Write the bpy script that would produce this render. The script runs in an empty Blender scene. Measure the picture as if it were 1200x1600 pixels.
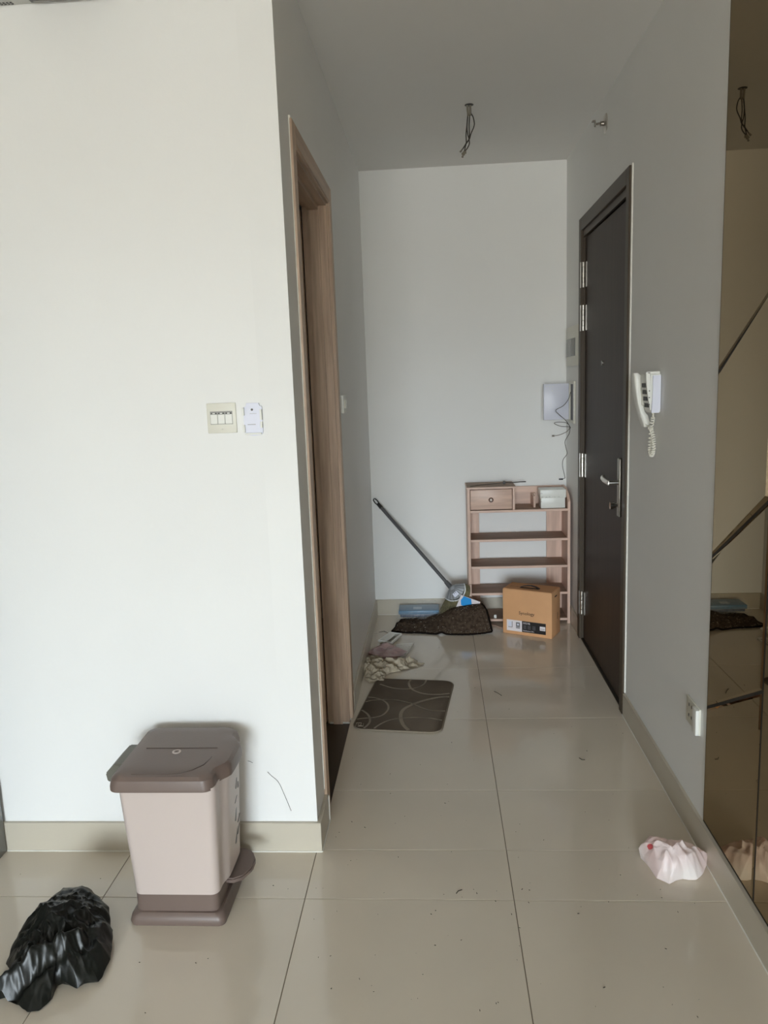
import bpy, bmesh, math, random
from mathutils import Vector, Matrix, noise
random.seed(7)
C = bpy.context.scene.collection
sc = bpy.context.scene
# ------------------------------------------------------------------ camera
FPX, CAMZ = 1214.9136, 1.4681
YAW, PITCH, ROLL = 0.0687, -0.16702, 0.03753
def cam_matrix():
    cy, sy, cp, sp, cr, sr = math.cos(YAW), math.sin(YAW), math.cos(PITCH), math.sin(PITCH), math.cos(ROLL), math.sin(ROLL)
    Rz = Matrix(((cy, -sy, 0), (sy, cy, 0), (0, 0, 1)))
    Rx = Matrix(((1, 0, 0), (0, cp, -sp), (0, sp, cp)))
    Ry = Matrix(((cr, 0, sr), (0, 1, 0), (-sr, 0, cr)))
    return Rz @ Rx @ Ry
RC = cam_matrix()
cd = bpy.data.cameras.new('camera'); cam = bpy.data.objects.new('camera', cd); C.objects.link(cam)
cd.sensor_fit = 'VERTICAL'; cd.sensor_height = 24.0; cd.lens = FPX / 1600 * 24.0
cd.clip_start = 0.05
Rb = RC @ Matrix(((1, 0, 0), (0, 0, -1), (0, 1, 0)))
cam.matrix_world = Matrix.Translation((0, 0, CAMZ)) @ Rb.to_4x4()
sc.camera = cam
# ------------------------------------------------------------------ light
sc.view_settings.view_transform = 'Standard'; sc.view_settings.look = 'None'
sc.view_settings.gamma = 1.0; sc.view_settings.use_curve_mapping = False
sc.view_settings.exposure = 3.5
sc.cycles.use_denoising = True
sc.cycles.max_bounces = 14; sc.cycles.diffuse_bounces = 8; sc.cycles.glossy_bounces = 6
sc.cycles.sample_clamp_indirect = 6.0
w = bpy.data.worlds.new('sky'); sc.world = w; w.use_nodes = True
nt = w.node_tree; bg = nt.nodes['Background']
tc = nt.nodes.new('ShaderNodeTexCoord'); sx = nt.nodes.new('ShaderNodeSeparateXYZ'); rp = nt.nodes.new('ShaderNodeValToRGB')
nt.links.new(tc.outputs['Generated'], sx.inputs[0]); nt.links.new(sx.outputs['Z'], rp.inputs[0]); nt.links.new(rp.outputs[0], bg.inputs[0])
rp.color_ramp.elements[0].position = 0.0; rp.color_ramp.elements[0].color = (0.32, 0.32, 0.30, 1)
rp.color_ramp.elements[1].position = 0.06; rp.color_ramp.elements[1].color = (0.80, 0.915, 1.0, 1)
mr = nt.nodes.new('ShaderNodeMapRange'); mr.inputs['From Min'].default_value = -0.25; mr.inputs['From Max'].default_value = 0.75
bg.inputs[1].default_value = 4.2
WIN = (-1.7, 0.76, 0.0, 2.40, -7.2)      # balcony door opening: x0, x1, z0, z1, y
pl = bpy.data.lights.new('window_portal', 'AREA'); pl.shape = 'RECTANGLE'; pl.size = WIN[1]-WIN[0]; pl.size_y = WIN[3]-WIN[2]
pl.cycles.is_portal = True
po = bpy.data.objects.new('window_portal', pl); C.objects.link(po)
po.location = ((WIN[0]+WIN[1])/2, WIN[4]-0.03, (WIN[2]+WIN[3])/2); po.rotation_euler = (math.radians(90), 0, 0)

# ------------------------------------------------------------------ pixel helpers (photo frame 1200x1600 -> world point on a plane)
def ray(u, v): return RC @ Vector(((u-600)/FPX, 1, -(v-800)/FPX))
CO = Vector((0, 0, CAMZ))
def onz(u, v, z=0.0): d = ray(u, v); return CO + d*((z-CAMZ)/d.z)
def onx(u, v, x): d = ray(u, v); return CO + d*(x/d.x)
def ony(u, v, y): d = ray(u, v); return CO + d*(y/d.y)

# ------------------------------------------------------------------ materials
def srgb(r, g, b):
    f = lambda c: (c/255/12.92) if c/255 <= 0.04045 else ((c/255+0.055)/1.055)**2.4
    return (f(r), f(g), f(b), 1)
def mat(name, col, rough=0.5, metal=0.0, var=0.0, vscale=8.0, bump=0.0, bscale=60.0, col2=None, stretch=(1, 1, 1), detail=4, spec=0.5, trans=0.0, alpha=1.0, coords='Object', rvar=0.0, sub=0.0):
    m = bpy.data.materials.new(name); m.use_nodes = True
    n = m.node_tree; b = n.nodes['Principled BSDF']
    b.inputs['Base Color'].default_value = col; b.inputs['Roughness'].default_value = rough
    b.inputs['Metallic'].default_value = metal; b.inputs['Specular IOR Level'].default_value = spec
    b.inputs['Transmission Weight'].default_value = trans; b.inputs['Alpha'].default_value = alpha
    if var > 0 or bump > 0 or col2 is not None or rvar > 0:
        t = n.nodes.new('ShaderNodeTexCoord'); mp = n.nodes.new('ShaderNodeMapping'); mp.inputs['Scale'].default_value = stretch
        n.links.new(t.outputs[coords], mp.inputs[0])
        nz = n.nodes.new('ShaderNodeTexNoise'); nz.inputs['Scale'].default_value = vscale; nz.inputs['Detail'].default_value = detail
        n.links.new(mp.outputs[0], nz.inputs['Vector'])
        if var > 0 or col2 is not None:
            c2 = col2 or tuple(c*(1-var) for c in col[:3])+(1,)
            r = n.nodes.new('ShaderNodeValToRGB'); r.color_ramp.elements[0].position = 0.35; r.color_ramp.elements[1].position = 0.65
            r.color_ramp.elements[0].color = c2; r.color_ramp.elements[1].color = col
            n.links.new(nz.outputs['Fac'], r.inputs[0]); n.links.new(r.outputs[0], b.inputs['Base Color'])
        if rvar > 0:
            q = n.nodes.new('ShaderNodeMapRange'); q.inputs['To Min'].default_value = max(rough-rvar, 0.02); q.inputs['To Max'].default_value = rough+rvar
            n.links.new(nz.outputs['Fac'], q.inputs[0]); n.links.new(q.outputs[0], b.inputs['Roughness'])
        if bump > 0:
            n2 = n.nodes.new('ShaderNodeTexNoise'); n2.inputs['Scale'].default_value = bscale; n2.inputs['Detail'].default_value = 3
            n.links.new(mp.outputs[0], n2.inputs['Vector'])
            bp = n.nodes.new('ShaderNodeBump'); bp.inputs['Strength'].default_value = bump; bp.inputs['Distance'].default_value = 0.002
            n.links.new(n2.outputs['Fac'], bp.inputs['Height']); n.links.new(bp.outputs[0], b.inputs['Normal'])
    return m
M = {}
M['wall'] = mat('white_paint', (0.83, 0.83, 0.815, 1), 0.55, var=0.025, vscale=1.5, bump=0.12, bscale=90)
M['darkwall'] = mat('bounce_cutting_wall', srgb(132, 122, 110), 0.5, var=0.15, vscale=6, stretch=(5, 5, 0.4))  # invented darker tone for unseen walls, cuts light bounced around the living room
M['ceil'] = mat('ceiling_paint', (0.80, 0.79, 0.77, 1), 0.7, var=0.02, vscale=1.2)
M['tile'] = mat('glazed_beige_tile', srgb(220, 210, 194), 0.10, var=0.05, vscale=2.2, bump=0.03, bscale=9, rvar=0.04, spec=0.6)
M['grout'] = mat('dark_grout', srgb(120, 108, 90), 0.9)
M['base'] = mat('stone_skirting', srgb(196, 188, 172), 0.3, var=0.05, vscale=4)
M['caulk'] = mat('white_caulk', srgb(232, 230, 222), 0.6, var=0.06, vscale=30, bump=0.4, bscale=120)
M['dtile'] = mat('dark_bathroom_tile', srgb(66, 54, 42), 0.35, var=0.2, vscale=5)
M['oak'] = mat('grey_oak_laminate', srgb(208, 182, 158), 0.45, col2=srgb(178, 152, 130), vscale=9, stretch=(6, 6, 0.35), detail=8, bump=0.15, bscale=60)
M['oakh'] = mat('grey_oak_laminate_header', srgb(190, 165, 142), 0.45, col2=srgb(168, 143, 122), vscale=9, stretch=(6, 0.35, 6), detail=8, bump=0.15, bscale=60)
M['rackv'] = mat('rack_wood_upright', srgb(226, 194, 175), 0.45, col2=srgb(202, 170, 152), vscale=9, stretch=(5, 5, 0.5), detail=8)
M['rackh'] = mat('rack_wood_shelf', srgb(226, 194, 175), 0.4, col2=srgb(202, 170, 153), vscale=9, stretch=(0.5, 5, 5), detail=8)
M['shelftop'] = mat('dark_shelf_top', srgb(168, 140, 120), 0.6, col2=srgb(140, 116, 98), vscale=9, stretch=(0.6, 5, 5), detail=8)  # darker brown layer over the shelf and drawer tops
M['ddoor'] = mat('dark_brown_door', srgb(64, 50, 40), 0.5, col2=srgb(54, 42, 33), vscale=10, stretch=(6, 6, 0.3), detail=8, bump=0.1, bscale=80, spec=0.25)
M['dframe'] = mat('dark_brown_frame', srgb(76, 64, 50), 0.45, spec=0.3, var=0.1, vscale=12, stretch=(5, 5, 0.4))
M['steel'] = mat('brushed_steel', (0.72, 0.69, 0.64, 1), 0.28, 1.0, bump=0.1, bscale=200)
M['dsteel'] = mat('dull_steel', (0.33, 0.30, 0.26, 1), 0.38, 1.0)
M['chrome'] = mat('chrome', (0.8, 0.8, 0.78, 1), 0.12, 1.0)
M['black'] = mat('black_plastic', (0.012, 0.012, 0.012, 1), 0.4)
M['seam'] = mat('seam_backing', (0.02, 0.014, 0.008, 1), 0.6)
M['white'] = mat('white_plastic', srgb(232, 232, 226), 0.35, var=0.03, vscale=10)
M['offw'] = mat('ivory_plastic', srgb(224, 222, 210), 0.4, var=0.03, vscale=10)
M['bluew'] = mat('bluish_white_plastic', srgb(222, 224, 238), 0.35, var=0.03, vscale=10)
M['creamc'] = mat('cream_cord', srgb(238, 235, 224), 0.45)
M['grayk'] = mat('grey_keys', srgb(78, 76, 74), 0.5)
M['greyp'] = mat('grey_panel', srgb(150, 148, 142), 0.4)
M['smoke'] = mat('smoky_window', srgb(112, 112, 106), 0.25)
M['binbody'] = mat('pinkish_beige_plastic', srgb(196, 182, 175), 0.38, var=0.02, vscale=4)
M['binlid'] = mat('taupe_plastic', srgb(112, 96, 88), 0.42, var=0.05, vscale=5, bump=0.1, bscale=150)
M['bingrove'] = mat('taupe_groove', srgb(84, 71, 64), 0.5)
M['binhandle'] = mat('grey_green_plastic', srgb(98, 96, 86), 0.45)
M['bag'] = mat('black_bag_film', (0.010, 0.011, 0.009, 1), 0.34, var=0.3, vscale=12, bump=0.35, bscale=40, spec=0.3)
M['carton'] = mat('brown_cardboard', srgb(222, 168, 120), 0.75, var=0.08, vscale=6, bump=0.15, bscale=150)
M['cartond'] = mat('cardboard_slot', srgb(40, 28, 16), 0.8)
M['ink'] = mat('dark_ink', srgb(44, 30, 22), 0.6)
M['labw'] = mat('label_white', srgb(232, 224, 226), 0.5)
M['labk'] = mat('label_black', srgb(38, 34, 34), 0.45)
M['labg'] = mat('label_grey', srgb(120, 116, 118), 0.5)
M['rug'] = mat('dark_rug', srgb(84, 70, 58), 0.95, col2=srgb(58, 47, 38), vscale=60, bump=1.0, bscale=220, spec=0.1)
M['rugb'] = mat('rug_binding', srgb(22, 16, 12), 0.9, bump=1.0, bscale=300, spec=0.1)
M['lint'] = mat('pale_lint', srgb(180, 172, 156), 0.9)
M['mat'] = mat('brown_doormat', srgb(108, 96, 83), 0.85, col2=srgb(92, 81, 69), vscale=5, bump=0.5, bscale=400, spec=0.15)
M['matl'] = mat('doormat_lines', srgb(184, 172, 154), 0.85, var=0.1, vscale=60, bump=0.4, bscale=400, spec=0.15)
M['mate'] = mat('doormat_edge', srgb(140, 128, 112), 0.9)
M['rag'] = mat('beige_rag', srgb(186, 174, 154), 0.9, col2=srgb(160, 148, 128), vscale=18, bump=0.5, bscale=220, spec=0.1)
M['pink'] = mat('pink_film', srgb(190, 160, 158), 0.4, col2=srgb(168, 140, 142), vscale=22, bump=0.4, bscale=70)
M['blue'] = mat('steel_blue_card', srgb(92, 128, 156), 0.4, var=0.06, vscale=10)
M['bluel'] = mat('pale_blue_label', srgb(164, 182, 196), 0.4)
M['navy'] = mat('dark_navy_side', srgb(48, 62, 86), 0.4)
M['cyan'] = mat('bright_blue_print', srgb(10, 150, 225), 0.4)
M['broomg'] = mat('grey_broom_cap', srgb(136, 138, 140), 0.4, var=0.06, vscale=20)
M['broomw'] = mat('pale_broom_band', srgb(196, 198, 198), 0.4)
M['broomh'] = mat('dark_grey_handle', srgb(86, 86, 88), 0.32, var=0.05, vscale=6)
M['bristle'] = mat('olive_bristle', srgb(112, 104, 72), 0.8, col2=srgb(78, 72, 48), vscale=40, bump=0.5, bscale=200)
M['wrap'] = mat('clear_wrap', (0.93, 0.95, 0.96, 1), 0.06, alpha=0.13, spec=1.0)
M['clear'] = mat('clear_plastic', (0.85, 0.86, 0.84, 1), 0.1, alpha=0.25, spec=0.7)
M['milky'] = mat('milky_rim', srgb(190, 186, 176), 0.4)
M['wire'] = mat('dark_wire', srgb(48, 42, 34), 0.5)
M['wireg'] = mat('grey_wire', srgb(120, 114, 102), 0.5)
M['dirt'] = mat('dark_dirt', srgb(52, 44, 34), 0.9)
M['cab'] = mat('grey_gloss_panel', srgb(104, 104, 102), 0.12, var=0.05, vscale=3)
M['acw'] = mat('aircon_plastic', srgb(206, 206, 202), 0.4)
M['acd'] = mat('aircon_vent', srgb(96, 94, 96), 0.5)
M['hair'] = mat('dark_hair', srgb(70, 62, 56), 0.6)
def white_bag():
    m = mat('white_bag_film', srgb(252, 247, 243), 0.35, col2=srgb(250, 228, 226), vscale=7, detail=2, bump=0.5, bscale=60)
    n = m.node_tree; b = n.nodes['Principled BSDF']; o = n.nodes['Material Output']
    tr = n.nodes.new('ShaderNodeBsdfTranslucent'); tr.inputs[0].default_value = srgb(240, 222, 216)
    mx = n.nodes.new('ShaderNodeMixShader'); mx.inputs[0].default_value = 0.3
    n.links.new(b.outputs[0], mx.inputs[1]); n.links.new(tr.outputs[0], mx.inputs[2]); n.links.new(mx.outputs[0], o.inputs[0])
    return m
M['wbag'] = white_bag()
M['red'] = mat('red_print', srgb(214, 92, 96), 0.5)
def mirror_mat():
    m = bpy.data.materials.new('bronze_mirror'); m.use_nodes = True; n = m.node_tree
    n.nodes.remove(n.nodes['Principled BSDF']); g = n.nodes.new('ShaderNodeBsdfGlossy')
    g.inputs['Color'].default_value = (0.36, 0.285, 0.19, 1); g.inputs['Roughness'].default_value = 0.012
    n.links.new(g.outputs[0], n.nodes['Material Output'].inputs[0]); return m
M['mirror'] = mirror_mat()

# ------------------------------------------------------------------ mesh building
class MB:
    def __init__(s): s.bm = bmesh.new()
    def poly(s, pts, faces):
        v = [s.bm.verts.new(p) for p in pts]
        for f in faces:
            try: s.bm.faces.new([v[i] for i in f])
            except ValueError: pass
        return v
    def box(s, x0, x1, y0, y1, z0, z1, bevel=0.0, seg=2, T=None):
        b = bmesh.new()
        v = [b.verts.new((x, y, z)) for x in (x0, x1) for y in (y0, y1) for z in (z0, z1)]
        for f in ((0, 1, 3, 2), (4, 6, 7, 5), (0, 4, 5, 1), (2, 3, 7, 6), (0, 2, 6, 4), (1, 5, 7, 3)): b.faces.new([v[i] for i in f])
        if bevel > 0: bmesh.ops.bevel(b, geom=list(b.edges), offset=bevel, segments=seg, affect='EDGES', profile=0.5)
        s.merge(b, T); return s
    def merge(s, b, T=None):
        m = bpy.data.meshes.new('tmp'); b.to_mesh(m); b.free()
        if T is not None: m.transform(T)
        s.bm.from_mesh(m); bpy.data.meshes.remove(m)
    def prism(s, pts, d, bevel=0.0):
        """polygon of 3-D points extruded by vector d"""
        b = bmesh.new(); n = len(pts); d = Vector(d)
        a = [b.verts.new(p) for p in pts]; c = [b.verts.new(Vector(p)+d) for p in pts]
        b.faces.new(a); b.faces.new(c[::-1])
        for i in range(n): b.faces.new((a[i], c[i], c[(i+1) % n], a[(i+1) % n]))
        if bevel > 0: bmesh.ops.bevel(b, geom=list(b.edges), offset=bevel, segments=2, affect='EDGES')
        s.merge(b); return s
    def tube(s, pts, r, n=8, close=False, caps=True):
        P = [Vector(p) for p in pts]; k = len(P); rs = r if isinstance(r, (list, tuple)) else [r]*k
        up = None; rings = []
        for i in range(k):
            if close: t = P[(i+1) % k]-P[i-1]
            else: t = P[min(i+1, k-1)]-P[max(i-1, 0)]
            t.normalize()
            if up is None: up = t.orthogonal().normalized()
            up = (up-t*up.dot(t)).normalized(); sd = t.cross(up)
            rings.append([s.bm.verts.new(P[i]+(up*math.cos(2*math.pi*j/n)+sd*math.sin(2*math.pi*j/n))*rs[i]) for j in range(n)])
        for i in range(k if close else k-1):
            A, B = rings[i], rings[(i+1) % k]
            for j in range(n): s.bm.faces.new((A[j], B[j], B[(j+1) % n], A[(j+1) % n]))
        if caps and not close: s.bm.faces.new(rings[0]); s.bm.faces.new(rings[-1][::-1])
        return s
    def loft(s, rings, cap0=True, cap1=True):
        V = [[s.bm.verts.new(p) for p in r] for r in rings]; n = len(rings[0])
        for A, B in zip(V, V[1:]):
            for j in range(n): s.bm.faces.new((A[j], A[(j+1) % n], B[(j+1) % n], B[j]))
        if cap0: s.bm.faces.new(V[0][::-1])
        if cap1: s.bm.faces.new(V[-1])
        return s
    def cyl(s, a, b, r, n=20, r2=None):
        return s.tube([a, b], [r, r if r2 is None else r2], n)
WO = {}
def build(mb, name, material, parent=None, smooth=40, origin=None, kind=None, label=None):
    bm = mb.bm; bmesh.ops.recalc_face_normals(bm, faces=bm.faces)
    if smooth:
        lim = math.radians(smooth)
        for f in bm.faces: f.smooth = True
        for e in bm.edges:
            if len(e.link_faces) == 2 and e.calc_face_angle(0) > lim: e.smooth = False
    me = bpy.data.meshes.new(name); bm.to_mesh(me); bm.free(); me.materials.append(material)
    o = bpy.data.objects.new(name, me); C.objects.link(o)
    if parent is not None:
        org = WO[parent.name]; o.parent = parent
    elif origin is not None: org = Vector(origin)
    else:
        xs = [v.co for v in me.vertices]; mn = [min(v[i] for v in xs) for i in range(3)]; mx = [max(v[i] for v in xs) for i in range(3)]
        org = Vector(((mn[0]+mx[0])/2, (mn[1]+mx[1])/2, mn[2]))
    me.transform(Matrix.Translation(-org))
    if parent is None: o.location = org
    WO[o.name] = org
    if kind: o['kind'] = kind
    if label: o['label'] = label
    return o
def split(mb, name, material, parent, smooth=0):
    bm = mb.bm; seen = set(); bm.verts.ensure_lookup_table(); out = []
    for v in bm.verts:
        if v in seen: continue
        st = [v]; seen.add(v); isl = []
        while st:
            a = st.pop(); isl.append(a)
            for e in a.link_edges:
                q = e.other_vert(a)
                if q not in seen: seen.add(q); st.append(q)
        ix = {a: i for i, a in enumerate(isl)}; fs = {f for a in isl for f in a.link_faces}
        m2 = MB(); m2.poly([a.co.copy() for a in isl], [[ix[a] for a in f.verts] for f in fs]); out.append(build(m2, name, material, parent, smooth))
    bm.free(); return out
def thing(name, loc, label, cat, group=None, kind=None):
    o = bpy.data.objects.new(name, None); C.objects.link(o); o.location = loc; o.empty_display_size = 0.05
    WO[o.name] = Vector(loc); o['label'] = label; o['category'] = cat
    if group: o['group'] = group
    if kind: o['kind'] = kind
    return o
def tag(o, label, cat, kind=None, group=None):
    o['label'] = label; o['category'] = cat
    if kind: o['kind'] = kind
    if group: o['group'] = group
    return o
def struct(mb, name, m, label, cat, smooth=40): return tag(build(mb, name, m, smooth=smooth), label, cat, 'structure')
def text_mesh(body, size, T, name, material, parent, depth=0.0003, align='LEFT'):
    cu = bpy.data.curves.new('txt', 'FONT'); cu.body = body; cu.size = size; cu.extrude = depth; cu.align_x = align; cu.resolution_u = 3
    ob = bpy.data.objects.new('txt', cu); C.objects.link(ob); dg = bpy.context.evaluated_depsgraph_get(); dg.update()
    me = bpy.data.meshes.new_from_object(ob.evaluated_get(dg)); bpy.data.objects.remove(ob)
    me.transform(T); mb = MB(); mb.bm.from_mesh(me); bpy.data.meshes.remove(me)
    return build(mb, name, material, parent, smooth=0)

# ------------------------------------------------------------------ room dimensions
XL, XR, YF, YB, H, HB = -0.403, 0.793, 2.249, 4.770, 2.674, 0.099
HL = 2.86; YR = -7.2; XS = -2.4; BT = 0.012
# ---- floor: grout bed with individual tiles
fb = MB(); fb.box(XS, XR, YR, YF, -0.08, -0.0025); fb.box(XL, XR, YF, YB, -0.08, -0.0025)
floor = struct(fb, 'floor', M['grout'], 'beige glossy tiled floor with thin dark joints', 'floor')
X1, Y0, T = 0.1906, 2.0111, 0.6
cache = {}
def tile(x0, x1, y0, y1):
    if x1-x0 < 0.03 or y1-y0 < 0.03: return
    g = 0.0011; key = (round(x1-x0, 3), round(y1-y0, 3))
    if key not in cache:
        b = bmesh.new(); hw, hh = key[0]/2-g, key[1]/2-g; e = 0.0007
        top = [b.verts.new((sx*(hw-e), sy*(hh-e), 0)) for sx, sy in ((-1, -1), (1, -1), (1, 1), (-1, 1))]
        mid = [b.verts.new((sx*hw, sy*hh, -e)) for sx, sy in ((-1, -1), (1, -1), (1, 1), (-1, 1))]
        bot = [b.verts.new((sx*hw, sy*hh, -0.0024)) for sx, sy in ((-1, -1), (1, -1), (1, 1), (-1, 1))]
        b.faces.new(top)
        for A, B in ((top, mid), (mid, bot)):
            for i in range(4): b.faces.new((A[i], B[i], B[(i+1) % 4], A[(i+1) % 4]))
        me = bpy.data.meshes.new('tile'); b.to_mesh(me); b.free(); me.materials.append(M['tile']); cache[key] = me
    o = bpy.data.objects.new('tile', cache[key]); C.objects.link(o); o.parent = floor
    o.location = Vector(((x0+x1)/2, (y0+y1)/2, 0))-WO[floor.name]
for i in range(-6, 2):
    for j in range(-16, 6):
        x0, y0 = X1+(i-0)*T, Y0+j*T; x1, y1 = x0+T, y0+T
        tile(max(x0, XS), min(x1, XR), max(y0, YR), min(y1, YF))
        tile(max(x0, XL), min(x1, XR), max(y0, YF), min(y1, YB))
# ---- walls
W = 0.10
b = MB(); b.box(XS, XL-W, YF, YF+W, -0.08, HL); struct(b, 'wall_front', M['wall'], 'broad white wall facing the room, left of the corridor', 'wall')
DY0, DY1, DZ = 2.466, 3.232, 2.178      # bathroom door opening
b = MB(); b.box(XL-W, XL, YF, DY0, -0.08, HL); b.box(XL-W, XL, DY1, YB, -0.08, HL); b.box(XL-W, XL, DY0, DY1, DZ, HL)
struct(b, 'wall_left', M['wall'], 'white corridor wall holding the oak doorway', 'wall')
MY0, MY1, MZ = 3.285, 4.262, 2.206      # entrance door opening
b = MB(); b.box(XR, XR+W, YR, MY0, -0.08, HL); b.box(XR, XR+W, MY1, YB, -0.08, HL); b.box(XR, XR+W, MY0, MY1, MZ, HL)
struct(b, 'wall_right', M['wall'], 'greyish white wall on the right with the dark door', 'wall')
b = MB(); b.box(XL-W, XR+W, YB, YB+W, -0.08, HL); struct(b, 'wall_back', M['wall'], 'white end wall of the corridor', 'wall')
b = MB(); b.box(XS-W, XS, YR, YF+W, -0.08, HL); struct(b, 'wall_side', M['darkwall'], 'unseen side wall of the living room, toned dark to cut bounced light', 'wall')
b = MB(); b.box(XS-W, WIN[0], YR-W, YR, -0.08, HL); b.box(WIN[1], XR+W, YR-W, YR, -0.08, HL)
b.box(WIN[0], WIN[1], YR-W, YR, WIN[3], HL); b.box(WIN[0], WIN[1], YR-W, YR, -0.08, WIN[2])
struct(b, 'wall_rear', M['darkwall'], 'wall behind the camera with the balcony window', 'wall')  # same darkened tone, holds down bounced light
wf = MB()
for x in (WIN[0], (2*WIN[0]+WIN[1])/3, (WIN[0]+2*WIN[1])/3, WIN[1]-0.05): wf.box(x, x+0.05, YR-0.08, YR-0.03, WIN[2], WIN[3])
wf.box(WIN[0], WIN[1], YR-0.08, YR-0.03, WIN[3]-0.05, WIN[3]); wf.box(WIN[0], WIN[1], YR-0.08, YR-0.03, WIN[2], WIN[2]+0.05)
struct(wf, 'window_1', M['greyp'], 'balcony window frame behind the camera', 'window')
b = MB(); b.box(XL, XR, YF, YB, H, HL+0.1); b.box(XS, XR, YR, YF, HL, HL+0.1)
struct(b, 'ceiling', M['ceil'], 'plain white painted ceiling over the corridor', 'ceiling')
# bathroom shell behind the open doorway
b = MB(); b.box(-1.9, XL-W, YF+W, YB, -0.08, -0.018); b.box(XL-W, XL, DY0, DY1, -0.08, -0.018)
struct(b, 'floor_bathroom', M['dtile'], 'dark brown bathroom floor seen through the oak doorway', 'floor')
b = MB(); b.box(-2.0, -1.9, YF+W, YB+W, -0.08, HL); b.box(-1.9, XL-W, YB, YB+W, -0.08, HL); b.box(-1.9, XL-W, YF+W, YB, 2.4, HL)
struct(b, 'wall_bathroom', M['wall'], 'bathroom walls behind the doorway', 'wall')
b = MB(); b.box(XR+W, XR+W+0.05, MY0-0.2, MY1+0.2, -0.05, MZ+0.2); b.box(XR, XR+W, MY0, MY1, -0.08, 0.004)  # added backing box, stops light leaking in around the entrance door
struct(b, 'door_backing', M['seam'], 'dark threshold and added light-blocking backing behind the entrance door', 'wall')
# ---- skirting
def skirt(name, x0, x1, y0, y1, label):
    b = MB(); b.box(x0, x1, y0, y1, 0, HB, bevel=0.0012, seg=1); return struct(b, name, M['base'], label, 'baseboard')
skirt('baseboard_front', XS, XL+BT, YF-BT, YF, 'beige stone skirting behind the pedal bin')
skirt('baseboard_left', XL, XL+BT, YF, 2.418, 'short beige skirting between wall corner and oak doorway')
skirt('baseboard_left_far', XL, XL+BT, 3.292, YB-BT, 'beige skirting beside the doormat')
skirt('baseboard_back', XL, XR-BT, YB-BT, YB, 'beige skirting along the end wall behind the shoe rack')
skirt('baseboard_right', XR-BT, XR, -1.0, 3.238, 'long beige skirting below the mirror, ending at the dark door')
skirt('baseboard_right_far', XR-BT, XR, 4.312, YB, 'short beige skirting between shoe rack and dark door')
# white caulk lines
def strip(name, pts, r, label):
    b = MB(); b.tube(pts, r, 6); return struct(b, name, M['caulk'], label, 'caulk line')
def wob(a, bb, n, amp):
    a, bb = Vector(a), Vector(bb); return [a.lerp(bb, i/n)+Vector((0, random.uniform(-1, 1)*amp, random.uniform(-1, 1)*amp)) for i in range(n+1)]
strip('trim_1', wob((XR-0.001, 3.243, HB+0.002), (XR-0.001, 3.243, 2.262), 30, 0.0006), 0.0052, 'thin white caulk line down the near side of the dark door')
strip('trim_2', wob((XL+0.001, 2.414, HB+0.02), (XL+0.001, 2.414, 2.243), 30, 0.0006), 0.0048, 'thin white caulk line down the near side of the oak door frame')
strip('trim_3', wob((-1.427, YF-BT-0.001, 0.001), (XL+BT, YF-BT-0.001, 0.001), 60, 0.0004), 0.0022, 'white grout line at the foot of the front skirting')
strip('trim_4', wob((XR-BT-0.001, 0.6, 0.001), (XR-BT-0.001, 3.24, 0.001), 60, 0.0004), 0.0022, 'white grout line at the foot of the right skirting')
strip('trim_5', [(XL+BT+0.001, YF-BT, 0.001), (XL+BT+0.001, 2.416, 0.001), (XL+BT+0.001, 2.42, 0.09)], 0.0022, 'white grout line on the short skirting by the oak doorway')
strip('trim_6', wob((XL+BT, YB-BT-0.001, 0.001), (0.2, YB-BT-0.001, 0.001), 20, 0.0004), 0.002, 'white grout line at the foot of the end wall skirting')

# ------------------------------------------------------------------ door_2: bathroom doorway, grey oak
d2 = thing('door_2', (XL, (DY0+DY1)/2, 0), 'grey oak bathroom doorway on the left with the door swung inward', 'door', kind='structure')
XC = XL+0.010; CW = 0.058
def casing_side(y0, y1, name, inner):     # flat casing with an inner step
    b = MB(); b.box(XL, XC, y0, y1, -0.0 if inner > 0 else 0.0, DZ+CW, bevel=0.0015, seg=1)
    ys = (y1, y1+0.006) if inner > 0 else (y0-0.006, y0)
    b.box(XL-0.02, XL+0.006, min(ys), max(ys), 0, DZ+0.002)
    return build(b, name, M['oak'], d2)
casing_side(DY0-0.056, DY0-0.0005, 'casing', 1)
casing_side(DY1+0.0005, DY1+0.056, 'casing', -1)
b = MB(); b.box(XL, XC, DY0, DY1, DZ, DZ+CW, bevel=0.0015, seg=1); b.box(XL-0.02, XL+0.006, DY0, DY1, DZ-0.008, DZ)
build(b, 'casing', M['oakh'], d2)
b = MB(); b.box(XL-W, XL-0.004, DY1-0.018, DY1, -0.018, DZ); b.box(XL-0.075, XL-0.035, DY1-0.026, DY1-0.018, -0.018, DZ-0.018)
build(b, 'jamb', M['oak'], d2)
b = MB(); b.box(XL-W, XL-0.004, DY0, DY0+0.018, -0.018, DZ); build(b, 'jamb', M['oak'], d2)
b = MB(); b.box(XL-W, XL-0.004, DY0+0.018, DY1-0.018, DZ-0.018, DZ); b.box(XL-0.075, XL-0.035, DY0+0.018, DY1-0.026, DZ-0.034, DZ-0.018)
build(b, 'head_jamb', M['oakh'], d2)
b = MB(); b.box(XL-W-0.72, XL-W-0.006, DY1-0.03, DY1+0.008, -0.010, DZ-0.03, bevel=0.002, seg=1); lf = build(b, 'door_leaf', M['oak'], d2)
b = MB()
for i in range(26):   # caulk smear at the foot of the far jamb
    t = i/25; x = XL-0.092+t*0.09; b.box(x, x+0.004, DY1-0.021, DY1-0.017, -0.018, -0.012+random.random()*0.004)
build(b, 'caulk_smear', M['caulk'], d2)
b = MB()
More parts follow.
